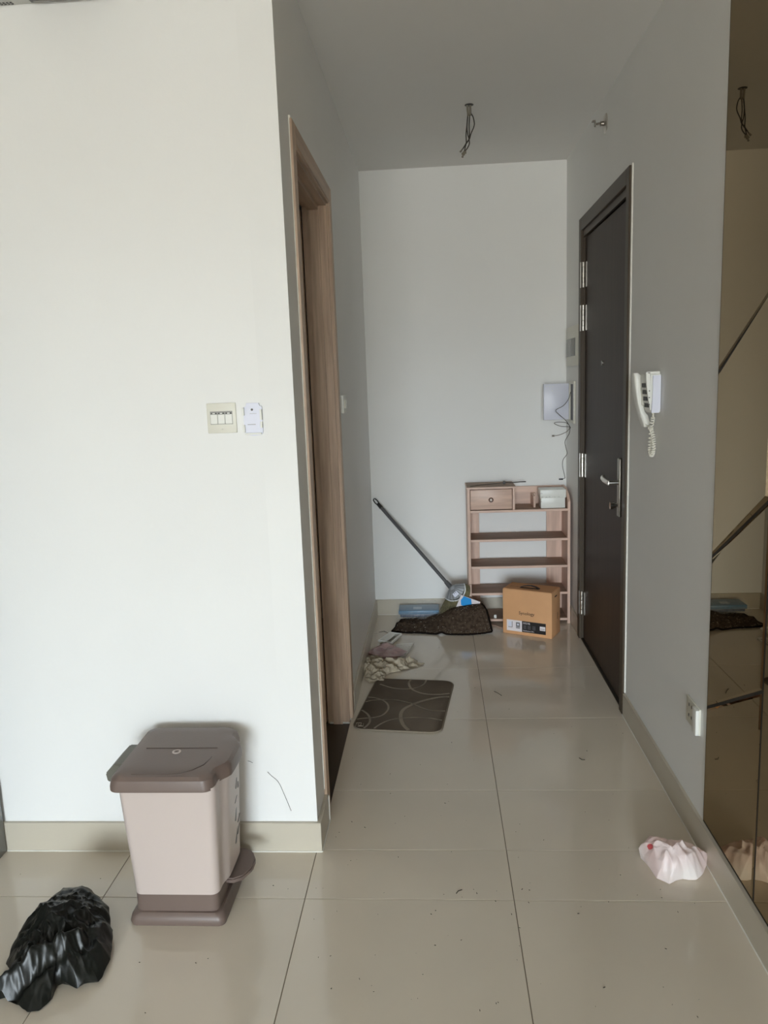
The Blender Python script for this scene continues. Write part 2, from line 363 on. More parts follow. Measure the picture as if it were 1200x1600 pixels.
for (u, v) in ((500, 543), (500, 547), (500, 552), (501, 560)):
    p = ony(u, v, DY1-0.0185); b.box(p.x-0.0022, p.x+0.0022, p.y-0.0006, p.y+0.0008, p.z-0.006, p.z+0.006)
build(b, 'paint_chip', M['caulk'], d2)

# ------------------------------------------------------------------ door_1: dark entrance door
d1 = thing('door_1', (XR, (MY0+MY1)/2, 0), 'closed dark brown entrance door with steel lever on the right wall', 'door', kind='structure')
FX = 0.779
FN, FF, FT = 3.248, 4.306, 2.257
def fr(y0, y1, z0, z1, nm='frame'):
    b = MB(); b.box(FX, XR+0.03 if nm == 'frame' else XR+0.03, y0, y1, z0, z1, bevel=0.0015, seg=1); return build(b, nm, M['dframe'], d1)
b = MB(); b.box(FX, XR, FN, MY0+0.012, 0, FT, bevel=0.0015, seg=1); b.box(XR, XR+0.06, MY0, MY0+0.012, 0, MZ); build(b, 'frame_jamb', M['dframe'], d1)
b = MB(); b.box(FX, XR, MY1-0.012, FF, 0, FT, bevel=0.0015, seg=1); b.box(XR, XR+0.06, MY1-0.012, MY1, 0, MZ); build(b, 'frame_jamb', M['dframe'], d1)
b = MB(); b.box(FX, XR, MY0+0.012, MY1-0.012, MZ-0.012, FT, bevel=0.0015, seg=1); b.box(XR, XR+0.06, MY0, MY1, MZ-0.012, MZ)
build(b, 'frame_head', M['dframe'], d1)
b = MB(); b.box(0.790, 0.80, MY0+0.012, MY1-0.012, MZ-0.045, MZ-0.014); build(b, 'frame_stop', M['dframe'], d1)
LX = 0.803
b = MB(); b.box(LX, LX+0.045, MY0+0.015, MY1-0.015, 0.006, MZ-0.05, bevel=0.0015, seg=1); leaf = build(b, 'door_leaf', M['ddoor'], d1)
b = MB(); b.box(LX-0.003, LX+0.01, MY0+0.015, MY0+0.06, 0.006, MZ-0.05, bevel=0.001, seg=1); build(b, 'edge_board', M['dframe'], d1)
for z0, z1 in ((1.908, 2.037), (1.688, 1.82), (0.915, 1.044), (0.145, 0.277)):
    b = MB(); y = MY1-0.012
    b.box(FX-0.001, FX+0.001, y-0.001, y+0.012, z0, z1)
    hh = (z1-z0)/5
    for k in range(5): b.cyl((LX-0.012, y-0.008, z0+k*hh+0.001), (LX-0.012, y-0.008, z0+(k+1)*hh-0.001), 0.0068 if k % 2 == 0 else 0.0060, 10)
    b.box(LX-0.003, LX, y-0.038, y-0.004, z0+0.002, z1-0.002)
    build(b, 'hinge', M['steel'], d1)
b = MB(); p = onx(942, 567, LX)
b.cyl((LX-0.006, p.y, p.z), (LX+0.002, p.y, p.z), 0.011, 18); build(b, 'peephole', M['steel'], d1)
b = MB(); b.cyl((LX-0.0066, p.y, p.z), (LX-0.005, p.y, p.z), 0.006, 14); build(b, 'peephole_lens', M['black'], d1)
# handle set
hy = 3.425
b = MB(); b.box(LX-0.010, LX, hy-0.021, hy+0.021, 0.842, 1.098, bevel=0.003); plate = build(b, 'handle_plate', M['dsteel'], d1)
b = MB()
zc = 0.992
b.cyl((LX-0.010, hy, zc), (LX-0.052, hy, zc), 0.010, 16)
b.tube([(LX-0.050, hy-0.004, zc), (LX-0.052, hy+0.03, zc+0.001), (LX-0.052, hy+0.08, zc+0.002), (LX-0.050, hy+0.12, zc+0.006), (LX-0.046, hy+0.135, zc+0.010)], [0.0105, 0.0105, 0.011, 0.0115, 0.010], 12)
build(b, 'lever', M['steel'], plate)
b = MB(); zk = 0.892
b.cyl((LX-0.010, hy, zk), (LX-0.028, hy, zk), 0.010, 16); b.cyl((LX-0.028, hy, zk), (LX-0.044, hy, zk), 0.016, 18); build(b, 'thumb_turn', M['chrome'], plate)

# ------------------------------------------------------------------ bronze mirror wall
mirror = thing('wall_mirror', (XR, 1.4, HB), 'bronze tinted mirror panelling on the right wall above the skirting', 'mirror')
MXB = XR-0.001; MF = XR-0.0045; YM = 2.252; YV = 1.871; SL = 0.55
b = MB(); b.box(MXB-0.0008, XR, 0.4, YM, HB+0.001, H-0.002); build(b, 'backing', M['seam'], mirror, smooth=0)
def inset(poly, d):
    n = len(poly); out = []
    A = sum(poly[i][0]*poly[(i+1) % n][1]-poly[(i+1) % n][0]*poly[i][1] for i in range(n))
    sg = 1 if A > 0 else -1; L = []
    for i in range(n):
        (ax, ay), (bx, by) = poly[i], poly[(i+1) % n]; dx, dy = bx-ax, by-ay; l = math.hypot(dx, dy)
        nx, ny = -dy/l*sg, dx/l*sg; L.append((ax+nx*d, ay+ny*d, dx, dy))
    for i in range(n):
        x1, y1, dx1, dy1 = L[i-1]; x2, y2, dx2, dy2 = L[i]; den = dx1*dy2-dy1*dx2
        t = ((x2-x1)*dy2-(y2-y1)*dx2)/den; out.append((x1+dx1*t, y1+dy1*t))
    return out
def panel(poly, tilt=0.0):
    o = inset(poly, 0.0045); f = inset(poly, 0.0105); n = len(poly); b = MB()
    pts = [(MXB-0.0008, y, z) for y, z in o]+[(MXB-0.0012, y, z) for y, z in o]+[(MF-tilt*(YM-y), y, z) for y, z in f]
    fc = [tuple(range(2*n, 3*n))]
    for k in (0, 1):
        for i in range(n): fc.append((k*n+i, k*n+(i+1) % n, (k+1)*n+(i+1) % n, (k+1)*n+i))
    b.poly(pts, fc); build(b, 'mirror_panel', M['mirror'], mirror, smooth=0)
zt = H-0.004; zb = HB+0.002
zl = lambda z0, y: z0+SL*(YM-y)
lines = [0.468, 0.930, 1.455]
cuts = [(zb, zb)]+[(zl(z, YM), zl(z, YV)+(0.02 if z == 0.930 else 0)) for z in lines]+[(zt, zt)]
for k_, ((a0, a1), (c0, c1)) in enumerate(zip(cuts, cuts[1:])): panel([(YM, a0), (YV, a1), (YV, c1), (YM, c0)], 0.024 if k_ == 2 else 0.0)
YW = 1.49
cuts2 = [(zb, zb)]+[(zl(z, YV), zl(z, YM)) for z in (0.93, 1.455)]+[(zt, zt)]
for (a0, a1), (c0, c1) in zip(cuts2, cuts2[1:]): panel([(YV, a0), (YW, a1), (YW, c1), (YV, c0)])
for (a0, a1), (c0, c1) in zip(cuts, cuts[1:]): panel([(YW, a0), (1.11, a1), (1.11, c1), (YW, c0)])
for (a0, a1), (c0, c1) in zip(cuts2, cuts2[1:]): panel([(1.11, a0), (0.73, a1), (0.73, c1), (1.11, c0)])

# ------------------------------------------------------------------ pedal bin
def section(x0, x1, y0, y1, r, bow, yc, hw, z, n=6, m=20):
    pts = []
    def arc(cx, cy, a0):
        for i in range(n+1):
            a = a0+math.pi/2*i/n; pts.append((cx+r*math.cos(a), cy+r*math.sin(a), z))
    arc(x0+r, y0+r, math.pi); arc(x1-r, y0+r, 1.5*math.pi)
    for i in range(1, m):
        y = y0+r+(y1-y0-2*r)*i/m; t = abs((y-yc)/hw)
        k = 1.0 if t < 0.55 else max(0.0, 1-(t-0.55)/0.45); k = k*k*(3-2*k)
        k *= (1-0.25*min(t, 1)**2)
        pts.append((x1+bow*k, y, z))
    arc(x1-r, y1-r, 0); arc(x0+r, y1-r, 0.5*math.pi)
    return pts
pb = thing('pedal_bin', (-0.755, 2.04, 0), 'beige pedal bin with taupe lid standing against the white wall', 'trash bin')
Yc, Hw = 2.045, 0.10
b = MB()
def bs(z, k):  # k 0 bottom..1 top
    return section(-0.866-0.018*k, -0.628+0.014*k, 1.903-0.010*k, 2.165+0.018*k, 0.022, 0.012+0.004*k, Yc, Hw, z)
b.loft([bs(0.088, 0), bs(0.25, 0.5), bs(0.408, 1)]); build(b, 'bucket', M['binbody'], pb)
b = MB(); b.loft([section(-0.868, -0.632, 1.908, 2.15, 0.02, 0.0, Yc, Hw, z) for z in (0.02, 0.090)])
b.loft([section(-0.884+e, -0.612-e, 1.890+e, 2.20-e, 0.02, 0.0, Yc, Hw, z) for z, e in ((0.0, 0.002), (0.010, 0.0), (0.026, 0.004), (0.034, 0.012))])
build(b, 'base', M['binlid'], pb)
b = MB()
ped = [(-0.640, 1.995), (-0.612, 1.993), (-0.585, 2.01), (-0.567, 2.05), (-0.567, 2.09), (-0.585, 2.13), (-0.612, 2.147), (-0.640, 2.145)]
b.prism([(x, y, 0.058) for x, y in ped], (0, 0, 0.016), bevel=0.004); b.box(-0.655, -0.632, 2.03, 2.11, 0.03, 0.068, bevel=0.003)
build(b, 'pedal', M['binlid'], pb)
b = MB()
def ls(z, e, zt_=0): return [(p[0], p[1], p[2]) for p in section(-0.907+e, -0.617-e, 1.886+e, 2.212-e, 0.030, 0.030, Yc, Hw*1.08, z)]
b.loft([ls(0.404, 0.004), ls(0.402, 0.0), ls(0.412, 0.0), ls(0.432, 0.004), ls(0.441, 0.012), ls(0.446, 0.03), ls(0.448, 0.06)])
lid = build(b, 'lid', M['binlid'], pb, smooth=30)
b = MB()
g1 = [onz(u, v, 0.4485) for u, v in ((229, 1169), (270, 1169), (340, 1168.5))]
g2 = [onz(u, v, 0.4475) for u, v in ((205, 1210), (240, 1210), (262, 1210), (283, 1208), (300, 1203), (318, 1195), (328, 1186), (331, 1182))]
b.tube(g1, 0.0011, 6); b.tube(g2, 0.0011, 6); build(b, 'lid_groove', M['bingrove'], lid)
lc = onz(276, 1174.5, 0.449)
b = MB(); b.cyl((lc.x, lc.y, 0.4478), (lc.x, lc.y, 0.4498), 0.0125, 24); em = build(b, 'emblem', M['binbody'], lid)
b = MB()
for dx0, dy0, dx1, dy1 in ((-0.007, 0.004, 0.006, 0.004), (0.006, 0.004, -0.006, -0.004), (-0.006, -0.004, 0.007, -0.004)):
    b.tube([(lc.x+dx0, lc.y+dy0, 0.450), (lc.x+dx1, lc.y+dy1, 0.450)], 0.0009, 5)
build(b, 'emblem_mark', M['bingrove'], lid)
b = MB(); b.prism([(-0.900, 1.985, 0.375), (-0.948, 1.985, 0.38), (-0.952, 1.985, 0.405), (-0.925, 1.985, 0.432), (-0.900, 1.985, 0.432)], (0, 0.125, 0), bevel=0.003)
build(b, 'hinge_block', M['binhandle'], pb)
b = MB()   # printed marks on the front of the bucket
xf = -0.6005
for (yy, z0, z1, sh) in ((2.06, 0.318, 0.345, 0.012), (2.085, 0.308, 0.325, 0.0), (2.05, 0.278, 0.29, 0.02), (2.05, 0.222, 0.258, 0.014), (2.08, 0.20, 0.215, 0.02), (2.05, 0.150, 0.19, 0.026), (2.075, 0.165, 0.185, 0.02)):
    k = ((z0+z1)/2-0.088)/0.32; x = -0.628+0.014*k+0.012+0.004*k
    b.prism([(x-0.001, yy-0.004, z0), (x-0.001, yy+0.004, z0), (x-0.001, yy+0.004+sh, z1), (x-0.001, yy-0.004+sh, z1)], (0.0016, 0, 0))
split(b, 'printed_mark', M['grayk'], pb)

# ------------------------------------------------------------------ crumpled soft things
def ridge(p): return 1-2*abs(noise.noise(p))*1.6
def folds(x, y, seed, fs):
    o = Vector((seed*3.7, seed*1.9, 0)); h = 0
    for f, a, an in fs:
        wv = noise.noise_vector(Vector((x, y, seed))*f*0.5)*0.35/f
        p = Vector((x+wv.x, y+wv.y, 0)); c_, s_ = math.cos(an), math.sin(an)
        p = Vector((p.x*c_+p.y*s_, (-p.x*s_+p.y*c_)*0.6, 0)); h += a*(ridge(p*f+o)-0.35)
    return h
def crumple(outline, ctr, HT, seed, fs, nr=26, nth=150, power=3.0, jag=0.04, extra=None, floorz=0.0015, cz=0.6):
    """outline: (u, v, z) photo pixels with their height; a mound with creased folds on top"""
    P = [onz(u, v, z) for u, v, z in outline]; c = onz(ctr[0], ctr[1], HT*cz); n = len(P)
    L = [0.0]
    for i in range(n): L.append(L[-1]+(P[(i+1) % n]-P[i]).length)
    rim = []
    for k in range(nth):
        s_ = L[-1]*k/nth; i = max(j for j in range(n) if L[j] <= s_); t = (s_-L[i])/(L[i+1]-L[i])
        p = P[i].lerp(P[(i+1) % n], t); q = 1+jag*noise.noise(Vector((p.x*38, p.y*38, seed)))
        rim.append(Vector((c.x+(p.x-c.x)*q, c.y+(p.y-c.y)*q, p.z)))
    rel = [p-c for p in rim]; wv = max(2, int(nth*0.09)); sm = []
    for k in range(nth):
        R_ = [rel[(k+q_) % nth] for q_ in range(-wv, wv+1)]; rad = sum(v.xy.length for v in R_)/len(R_)
        sm.append((rel[k].xy.normalized()*rad, sum(v.z for v in R_)/len(R_)+c.z))
    mb = MB(); rings = []
    for j in range(nr, 0, -1):
        r = (j/nr)**0.8; ring = []; w_ = r**3
        for k, p0 in enumerate(rim):
            d_ = rel[k].xy*w_+sm[k][0]*(1-w_); p = Vector((c.x+d_.x, c.y+d_.y, p0.z*w_+sm[k][1]*(1-w_)))
            x = c.x+(p.x-c.x)*r; y = c.y+(p.y-c.y)*r
            prof = (1-r**power); z = p.z*r**1.5+HT*prof*(1+0.25*noise.noise(Vector((x*9, y*9, seed+9))))+folds(x, y, seed, fs)*(0.15+0.85*min(1, prof*1.6))
            if extra: z += extra(x, y, r)
            ring.append((x, y, max(z, floorz+0.0015)))
        rings.append(ring)
    under = [[(c.x+(p.x-c.x)*0.93, c.y+(p.y-c.y)*0.93, floorz) for p in rim]]
    mb.loft(under+rings)
    return mb
px2 = lambda o, s: (lambda pts: [(o[0]+a/s, o[1]+b_/s, z) for a, b_, z in pts])
bagc = px2((0, 1360), 5.4545)
ol = bagc([(540, 145, .05), (620, 150, .05), (700, 130, .06), (780, 165, .05), (860, 240, .05), (930, 310, .04), (945, 470, .03), (965, 500, .02), (955, 650, .02), (940, 760, .015), (870, 900, .01), (840, 945, .01), (720, 930, .02), (660, 1015, .005), (580, 970, .01), (520, 930, .02), (470, 950, .02), (430, 1100, .01), (330, 1190, .005), (230, 1205, .005), (130, 1130, .005), (30, 1080, .01), (-70, 1075, .02), (-80, 960, .03), (0, 930, .03), (120, 850, .03), (70, 825, .02), (48, 790, .02), (110, 630, .03), (210, 440, .04), (350, 310, .04), (460, 210, .05)])
def knot(x, y, r):
    # the twisted neck of the bag runs as a raised ridge from the middle to the lower left
    a, b_ = onz(120, 1455, 0.1), onz(-15, 1545, 0.04); d = (b_-a).xy; q = Vector((x, y))-a.xy; t = max(0, min(1, q.dot(d)/d.length_squared)); dist = (q-d*t).length
    return 0.022*math.exp(-(dist/0.014)**2)-0.016*math.exp(-((dist-0.03)/0.012)**2)
mb = crumple(ol, (105, 1462), 0.105, 11, [(6, 0.012, 0.5), (14, 0.012, 2.2), (30, 0.008, 1.2), (64, 0.003, 0.2)], nr=70, nth=360, power=2.2, jag=0.02, extra=knot)
bg_ = build(mb, 'garbage_bag', M['bag'], smooth=28); tag(bg_, 'crumpled black plastic bag on the floor beside the pedal bin', 'plastic bag')
wc = px2((980, 1280), 5.4545)
ol = wc([(190, 140, .07), (240, 145, .075), (300, 160, .075), (380, 180, .07), (470, 205, .065), (600, 240, .05), (685, 300, .03), (680, 390, .015), (640, 470, .01), (600, 510, .006), (540, 500, .01), (480, 490, .01), (420, 515, .006), (360, 550, .004), (250, 500, .004), (200, 430, .006), (140, 330, .015), (100, 250, .03), (120, 215, .045), (150, 190, .055)])
mb = crumple(ol, (1050, 1345), 0.078, 8, [(9, 0.010, 0.9), (20, 0.010, 2.4), (46, 0.005, 0.3)], nr=44, nth=240, power=2.6, jag=0.02)
wb = build(mb, 'plastic_bag', M['wbag'], smooth=30); 
def proj(P):
    q_ = RC.transposed() @ (P-CO); return Vector((600+FPX*q_.x/q_.y, 800-FPX*q_.z/q_.y))
me = wb.data; off = WO[wb.name]; tgt = Vector((1016, 1323)); fsel = [f for f in me.polygons if f.normal.z > 0.05 and ((proj(Vector(f.center)+off)-tgt)*Vector((1, 0)) if False else (proj(Vector(f.center)+off)-tgt)).length < 4.5]
b = MB()
for f in fsel: b.poly([me.vertices[i_].co+off+f.normal*0.0006 for i_ in f.vertices], [tuple(range(len(f.vertices)))])
if fsel: build(b, 'printed_mark', M['red'], wb, smooth=0)
tag(wb, 'crumpled white and pink plastic bag on the floor against the right skirting', 'plastic bag')
rc = px2((560, 980), 10.91)
ol = rc([(200, 520, .02), (330, 490, .03), (460, 555, .02), (600, 568, .02), (760, 575, .015), (900, 568, .012), (960, 545, .012), (1030, 590, .01), (1105, 620, .006), (1090, 655, .002), (900, 705, .004), (700, 757, .002), (560, 772, .004), (480, 800, .01), (450, 880, .01), (410, 962, .004), (290, 978, .002), (200, 962, .002), (105, 885, .006), (92, 780, .012), (92, 680, .02), (112, 590, .02)])
mb = crumple(ol, (560+330/10.91, 980+690/10.91), 0.030, 21, [(13, 0.016, 0.9), (30, 0.010, 2.2), (60, 0.005, 0.9)], nr=50, nth=300, power=5, jag=0.06)
o = build(mb, 'cleaning_rag', M['rag'], smooth=50); tag(o, 'crumpled beige cloth rag lying behind the doormat', 'rag')
ol = rc([(450, 250, .015), (560, 292, .02), (700, 352, .015), (830, 412, .01), (770, 480, .01), (640, 492, .02), (560, 500, .02), (440, 505, .022), (270, 470, .02), (140, 430, .012), (230, 370, .015), (330, 320, .015)])
mb = crumple(ol, (560+470/10.91, 980+400/10.91), 0.020, 31, [(16, 0.006, 0.9), (40, 0.003, 2.4)], nr=24, nth=120, power=3.0, jag=0.05)
o = build(mb, 'pink_packet', M['pink'], smooth=30); tag(o, 'flat pink plastic packet between the beige rag and the white tray', 'packet')
# clear blister tray beside the pink packet
R4 = [onz(560+a/10.91, 980+b_/10.91, 0.012) for a, b_ in ((640, 292), (948, 268), (800, 490), (700, 520))]
ct = thing('clear_tray', (R4[1]+R4[2])/2*Vector((1, 1, 0)) if False else (R4[2].x, R4[2].y, 0), 'clear plastic blister tray right of the pink packet', 'tray')
b = MB(); fl = [Vector((p.x, p.y, 0.0015)) for p in R4]; b.prism([(R4[0].x, R4[0].y, 0.001), (R4[1].x, R4[1].y, 0.001), (R4[2].x, R4[2].y, 0.001), (R4[3].x, R4[3].y, 0.001)], (0, 0, 0.010)); build(b, 'tray_shell', M['clear'], ct)
b = MB(); b.tube([R4[0], R4[1], R4[2], R4[3]], 0.0022, 6); build(b, 'tray_rim', M['milky'], ct)
# small ribbed white dish
R5 = [onz(560+a/10.91, 980+b_/10.91, 0.016) for a, b_ in ((352, 232), (540, 97), (728, 122), (560, 272))]
sd = thing('soap_dish', ((R5[0].x+R5[2].x)/2, (R5[0].y+R5[2].y)/2, 0), 'small white ribbed plastic dish at the left skirting', 'dish')
b = MB(); b.tube(R5, 0.007, 8, close=True)
b.tube([Vector((p.x, p.y, 0.005)) for p in [(R5[i]*0.9+((R5[0]+R5[2])/2)*0.1) for i in range(4)]], 0.004, 8, close=True); build(b, 'dish_rim', M['white'], sd)
for k in range(6):
    t = 0.08+0.085*k; a = R5[0].lerp(R5[3], 0.05+t*0.9)*1.0; c_ = R5[1].lerp(R5[2], 0.05+t*0.9)
    b = MB(); b.tube([a, (a+c_)/2-Vector((0, 0, 0.003)), c_], 0.0036, 6); build(b, 'rib', M['white'], sd)
b = MB(); b.prism([(p.x, p.y, 0.001) for p in [(R5[i]*0.85+((R5[0]+R5[2])/2)*0.15) for i in range(4)]], (0, 0, 0.003)); build(b, 'dish_floor', M['milky'], sd)

# ------------------------------------------------------------------ doormat
A_ = Vector((-0.389, 3.113)); ux = Vector((math.cos(-0.122), math.sin(-0.122))); uy = Vector((-ux.y, ux.x)); MW, ML = 0.386, 0.568
dm = thing('doormat', (A_.x+0.2, A_.y+0.25, 0), 'brown doormat with pale looping lines beside the oak doorway', 'doormat')
def rrect(w_, l_, r, e, z):
    pts = []
    for cx, cy, a0 in ((r, r, math.pi), (w_-r, r, 1.5*math.pi), (w_-r, l_-r, 0), (r, l_-r, 0.5*math.pi)):
        for i in range(7):
            a = a0+math.pi/2*i/6; q = A_+ux*(cx+(r-e)*math.cos(a))+uy*(cy+(r-e)*math.sin(a)); pts.append((q.x, q.y, z))
    return pts
b = MB(); b.loft([rrect(MW, ML, 0.05, 0, 0.0008), rrect(MW, ML, 0.05, 0, 0.004), rrect(MW, ML, 0.05, 0.003, 0.0065)]); pile = build(b, 'pile', M['mat'], dm)
def inside(q):
    d = Vector((q.x, q.y))-A_; s_, t_ = d.dot(ux), d.dot(uy); r = 0.05; x = min(max(s_, r), MW-r); y = min(max(t_, r), ML-r)
    return math.hypot(s_-x, t_-y) < r-0.004
def catmull(P, n=10):
    P = [P[0]*2-P[1]]+P+[P[-1]*2-P[-2]]; out = []
    for i in range(1, len(P)-2):
        for k in range(n):
            t = k/n; a, b_, c, d = P[i-1:i+3]
            out.append(0.5*((2*b_)+(c-a)*t+(2*a-5*b_+4*c-d)*t*t+(3*b_-a-3*c+d)*t**3))
    out.append(P[-2]); return out
arcs = [([(709, 1089), (690, 1089), (668, 1093), (646, 1100), (630, 1109), (626, 1121), (632, 1135), (648, 1147), (656, 1150)], 0.011),
        ([(643, 1060), (639, 1067), (642, 1075), (652, 1081), (667, 1084.5), (686, 1085), (706, 1083)], 0.008),
        ([(667, 1060), (662, 1069), (648, 1075), (630, 1076.5), (612, 1074.5), (594, 1069)], 0.006),
        ([(564, 1099), (580, 1094.5), (600, 1093), (618, 1093.5), (632, 1096), (646, 1100), (660, 1106), (676, 1110), (700, 1111)], 0.006),
        ([(570, 1089), (584, 1090), (598, 1094), (606, 1101), (606, 1109), (598, 1117), (584, 1121), (562, 1123), (548, 1127), (546, 1133), (552, 1139), (562, 1141)], 0.006),
        ([(558, 1107), (568, 1111), (576, 1118), (578, 1127), (572, 1135), (560, 1142)], 0.007),
        ([(578, 1144), (590, 1134), (606, 1126), (626, 1122), (650, 1121), (672, 1122), (698, 1127)], 0.006)]
b = MB(); zz = 0.0072
for pts, wd in arcs:
    Q = catmull([onz(u, v, zz) for u, v in pts])
    for a, c in zip(Q, Q[1:]):
        if not (inside(a) and inside(c)): continue
        d = (c-a).xy.normalized(); nn = Vector((-d.y, d.x, 0))*wd*0.72; e = Vector((d.x, d.y, 0))*0.0015
        b.poly([a-nn-e, c-nn+e, c+nn+e, a+nn-e], [(0, 1, 2, 3)])
build(b, 'line_pattern', M['matl'], dm, smooth=0, label='pale looping lines')
b = MB(); lg = onz(562, 1132, zz)
for (x0, y0, x1, y1) in ((-1, -1, -1, 1), (-1, 1, .4, 1), (.4, 1, .4, .2), (-.4, -.2, -.4, .4), (-.4, -1, 1, -1), (1, -1, 1, .6), (.2, -.4, .2, 0), (-.2, -.5, .6, -.5)):
    s_ = 0.016; p, q = lg+Vector((x0*s_, y0*s_, 0)), lg+Vector((x1*s_, y1*s_, 0)); b.tube([p, q], 0.0012, 4)
build(b, 'woven_mark', M['matl'], dm, smooth=0)
b = MB(); b.tube([Vector(p) for p in rrect(MW, ML, 0.05, 0.0, 0.0035)], 0.0032, 6, close=True); build(b, 'edge_binding', M['mate'], dm)

# ------------------------------------------------------------------ shoe rack
RX0, RX1, RY0, RY1 = 0.180, 0.778, 4.53, 4.755
rk = thing('shoe_rack', ((RX0+RX1)/2, (RY0+RY1)/2, 0), 'pinkish wooden shoe rack with small drawer against the end wall', 'shoe rack')
b = MB(); b.box(RX0, RX0+0.016, RY0, RY1, 0, 0.822, bevel=0.001, seg=1); build(b, 'side_panel', M['rackv'], rk)
b = MB(); b.prism([(RX1-0.016, RY0, 0), (RX1-0.016, RY1, 0), (RX1-0.016, RY1, 0.805), (RX1-0.016, RY1-0.09, 0.803), (RX1-0.016, RY0+0.03, 0.765), (RX1-0.016, RY0, 0.735)], (0.016, 0, 0), bevel=0.001)
build(b, 'side_panel', M['rackv'], rk)
for z in (0.695, 0.520, 0.357, 0.194, 0.032):
    b = MB(); b.box(RX0+0.0165, RX1-0.0165, RY0+0.002, RY1-0.012, z-0.014, z, bevel=0.001, seg=1); sh = build(b, 'shelf', M['rackh'], rk)
    b = MB(); b.box(RX0+0.018, RX1-0.018, RY0+0.004, RY1-0.014, z, z+0.0006); build(b, 'top_surface', M['shelftop'], sh, label='darker shelf top')
for x0 in (RX0+0.0165, RX1-0.0165-0.092):
    b = MB(); b.box(x0, x0+(0.062 if x0 < 0.3 else 0.092), RY1-0.011, RY1, 0.01, 0.69); build(b, 'back_stile', M['rackv'], rk)
b = MB(); b.box(RX0+0.0165, RX1-0.0165, RY1-0.011, RY1, 0.696, 0.804); build(b, 'back_rail', M['rackh'], rk)
DX1 = 0.458
b = MB(); b.box(RX0-0.004, DX1+0.006, RY0-0.006, RY1, 0.8225, 0.834, bevel=0.001, seg=1); top = build(b, 'drawer_top', M['rackh'], rk)
b = MB(); b.box(RX0, DX1+0.004, RY0-0.002, RY1-0.004, 0.834, 0.8346); build(b, 'top_surface', M['shelftop'], top)
b = MB(); b.box(DX1-0.014, DX1, RY0, RY1-0.012, 0.6965, 0.822, bevel=0.001, seg=1); build(b, 'divider', M['rackv'], rk)
b = MB(); b.box(RX0+0.019, DX1-0.017, RY0+0.004, RY0+0.018, 0.700, 0.818, bevel=0.0015); b.box(RX0+0.022, DX1-0.020, RY0+0.018, RY1-0.03, 0.700, 0.80); dr = build(b, 'drawer', M['rackh'], rk)
kc = Vector(((RX0+DX1)/2, RY0+0.004, 0.757)); b = MB()
b.tube([kc+Vector((0.011*math.cos(a), -0.003, 0.011*math.sin(a))) for a in [2*math.pi*i/20 for i in range(20)]], 0.0038, 8, close=True); kn = build(b, 'pull_ring', mat('brown_ring', srgb(96, 62, 44), 0.4), dr)
b = MB(); b.box(kc.x-0.003, kc.x+0.003, kc.y-0.003, kc.y, kc.z-0.008, kc.z+0.008, bevel=0.0015); build(b, 'pull_centre', M['white'], dr)
b = MB(); b.box(0.572, 0.584, RY0+0.06, RY1-0.012, 0.696, 0.765, bevel=0.001, seg=1); b.box(0.584, 0.60, RY1-0.05, RY1-0.012, 0.696, 0.765); build(b, 'bracket', M['rackv'], rk)
# white box on the rack
wx = thing('shoe_box', (0.68, 4.61, 0.696), 'shiny white lidded box on top of the shoe rack', 'box')
b = MB(); b.box(0.611, 0.751, 4.552, 4.655, 0.6962, 0.764, bevel=0.002); build(b, 'box_base', M['white'], wx)
b = MB(); b.box(0.606, 0.756, 4.546, 4.660, 0.757, 0.806, bevel=0.004); build(b, 'box_lid', M['white'], wx)
b = MB()
for i, (x, z, s_) in enumerate(((0.613, 0.784, .010), (0.617, 0.762, .008), (0.640, 0.760, .009), (0.66, 0.763, .006), (0.690, 0.760, .005), (0.712, 0.761, .009), (0.612, 0.735, .006))):
    b.tube([(x-s_, 4.5445, z-0.002), (x, 4.5405, z+0.003), (x+s_, 4.5445, z)], [0.0006, 0.004, 0.0006], 6)
build(b, 'plastic_wrap', M['wrap'], wx)
# cable on the drawer top
q = lambda u, v, y=4.6: ony(u, v, y)
b = MB(); zc_ = 0.8365
pts = [Vector((0.20, 4.56, zc_)), Vector((0.26, 4.60, zc_+0.001)), Vector((0.33, 4.625, zc_+0.003)), Vector((0.39, 4.63, zc_+0.005)), Vector((0.415, 4.63, zc_+0.007))]
b.tube(catmull(pts, 5), 0.0018, 6); cb = thing('antenna_cable', (0.40, 4.63, 0.8348), 'thin dark cable with a plug lying over the drawer top', 'cable')
build(b, 'cord', M['wire'], cb)
b = MB(); b.box(0.398, 0.412, 4.622, 4.636, 0.8350, 0.855, bevel=0.002); build(b, 'plug', M['grayk'], cb)
b = MB(); b.tube([(0.410, 4.63, 0.846), (0.44, 4.63, 0.843), (0.50, 4.63, 0.846), (0.533, 4.63, 0.846)], [0.0022, 0.0024, 0.0028, 0.003], 8); build(b, 'rod', M['wire'], cb)

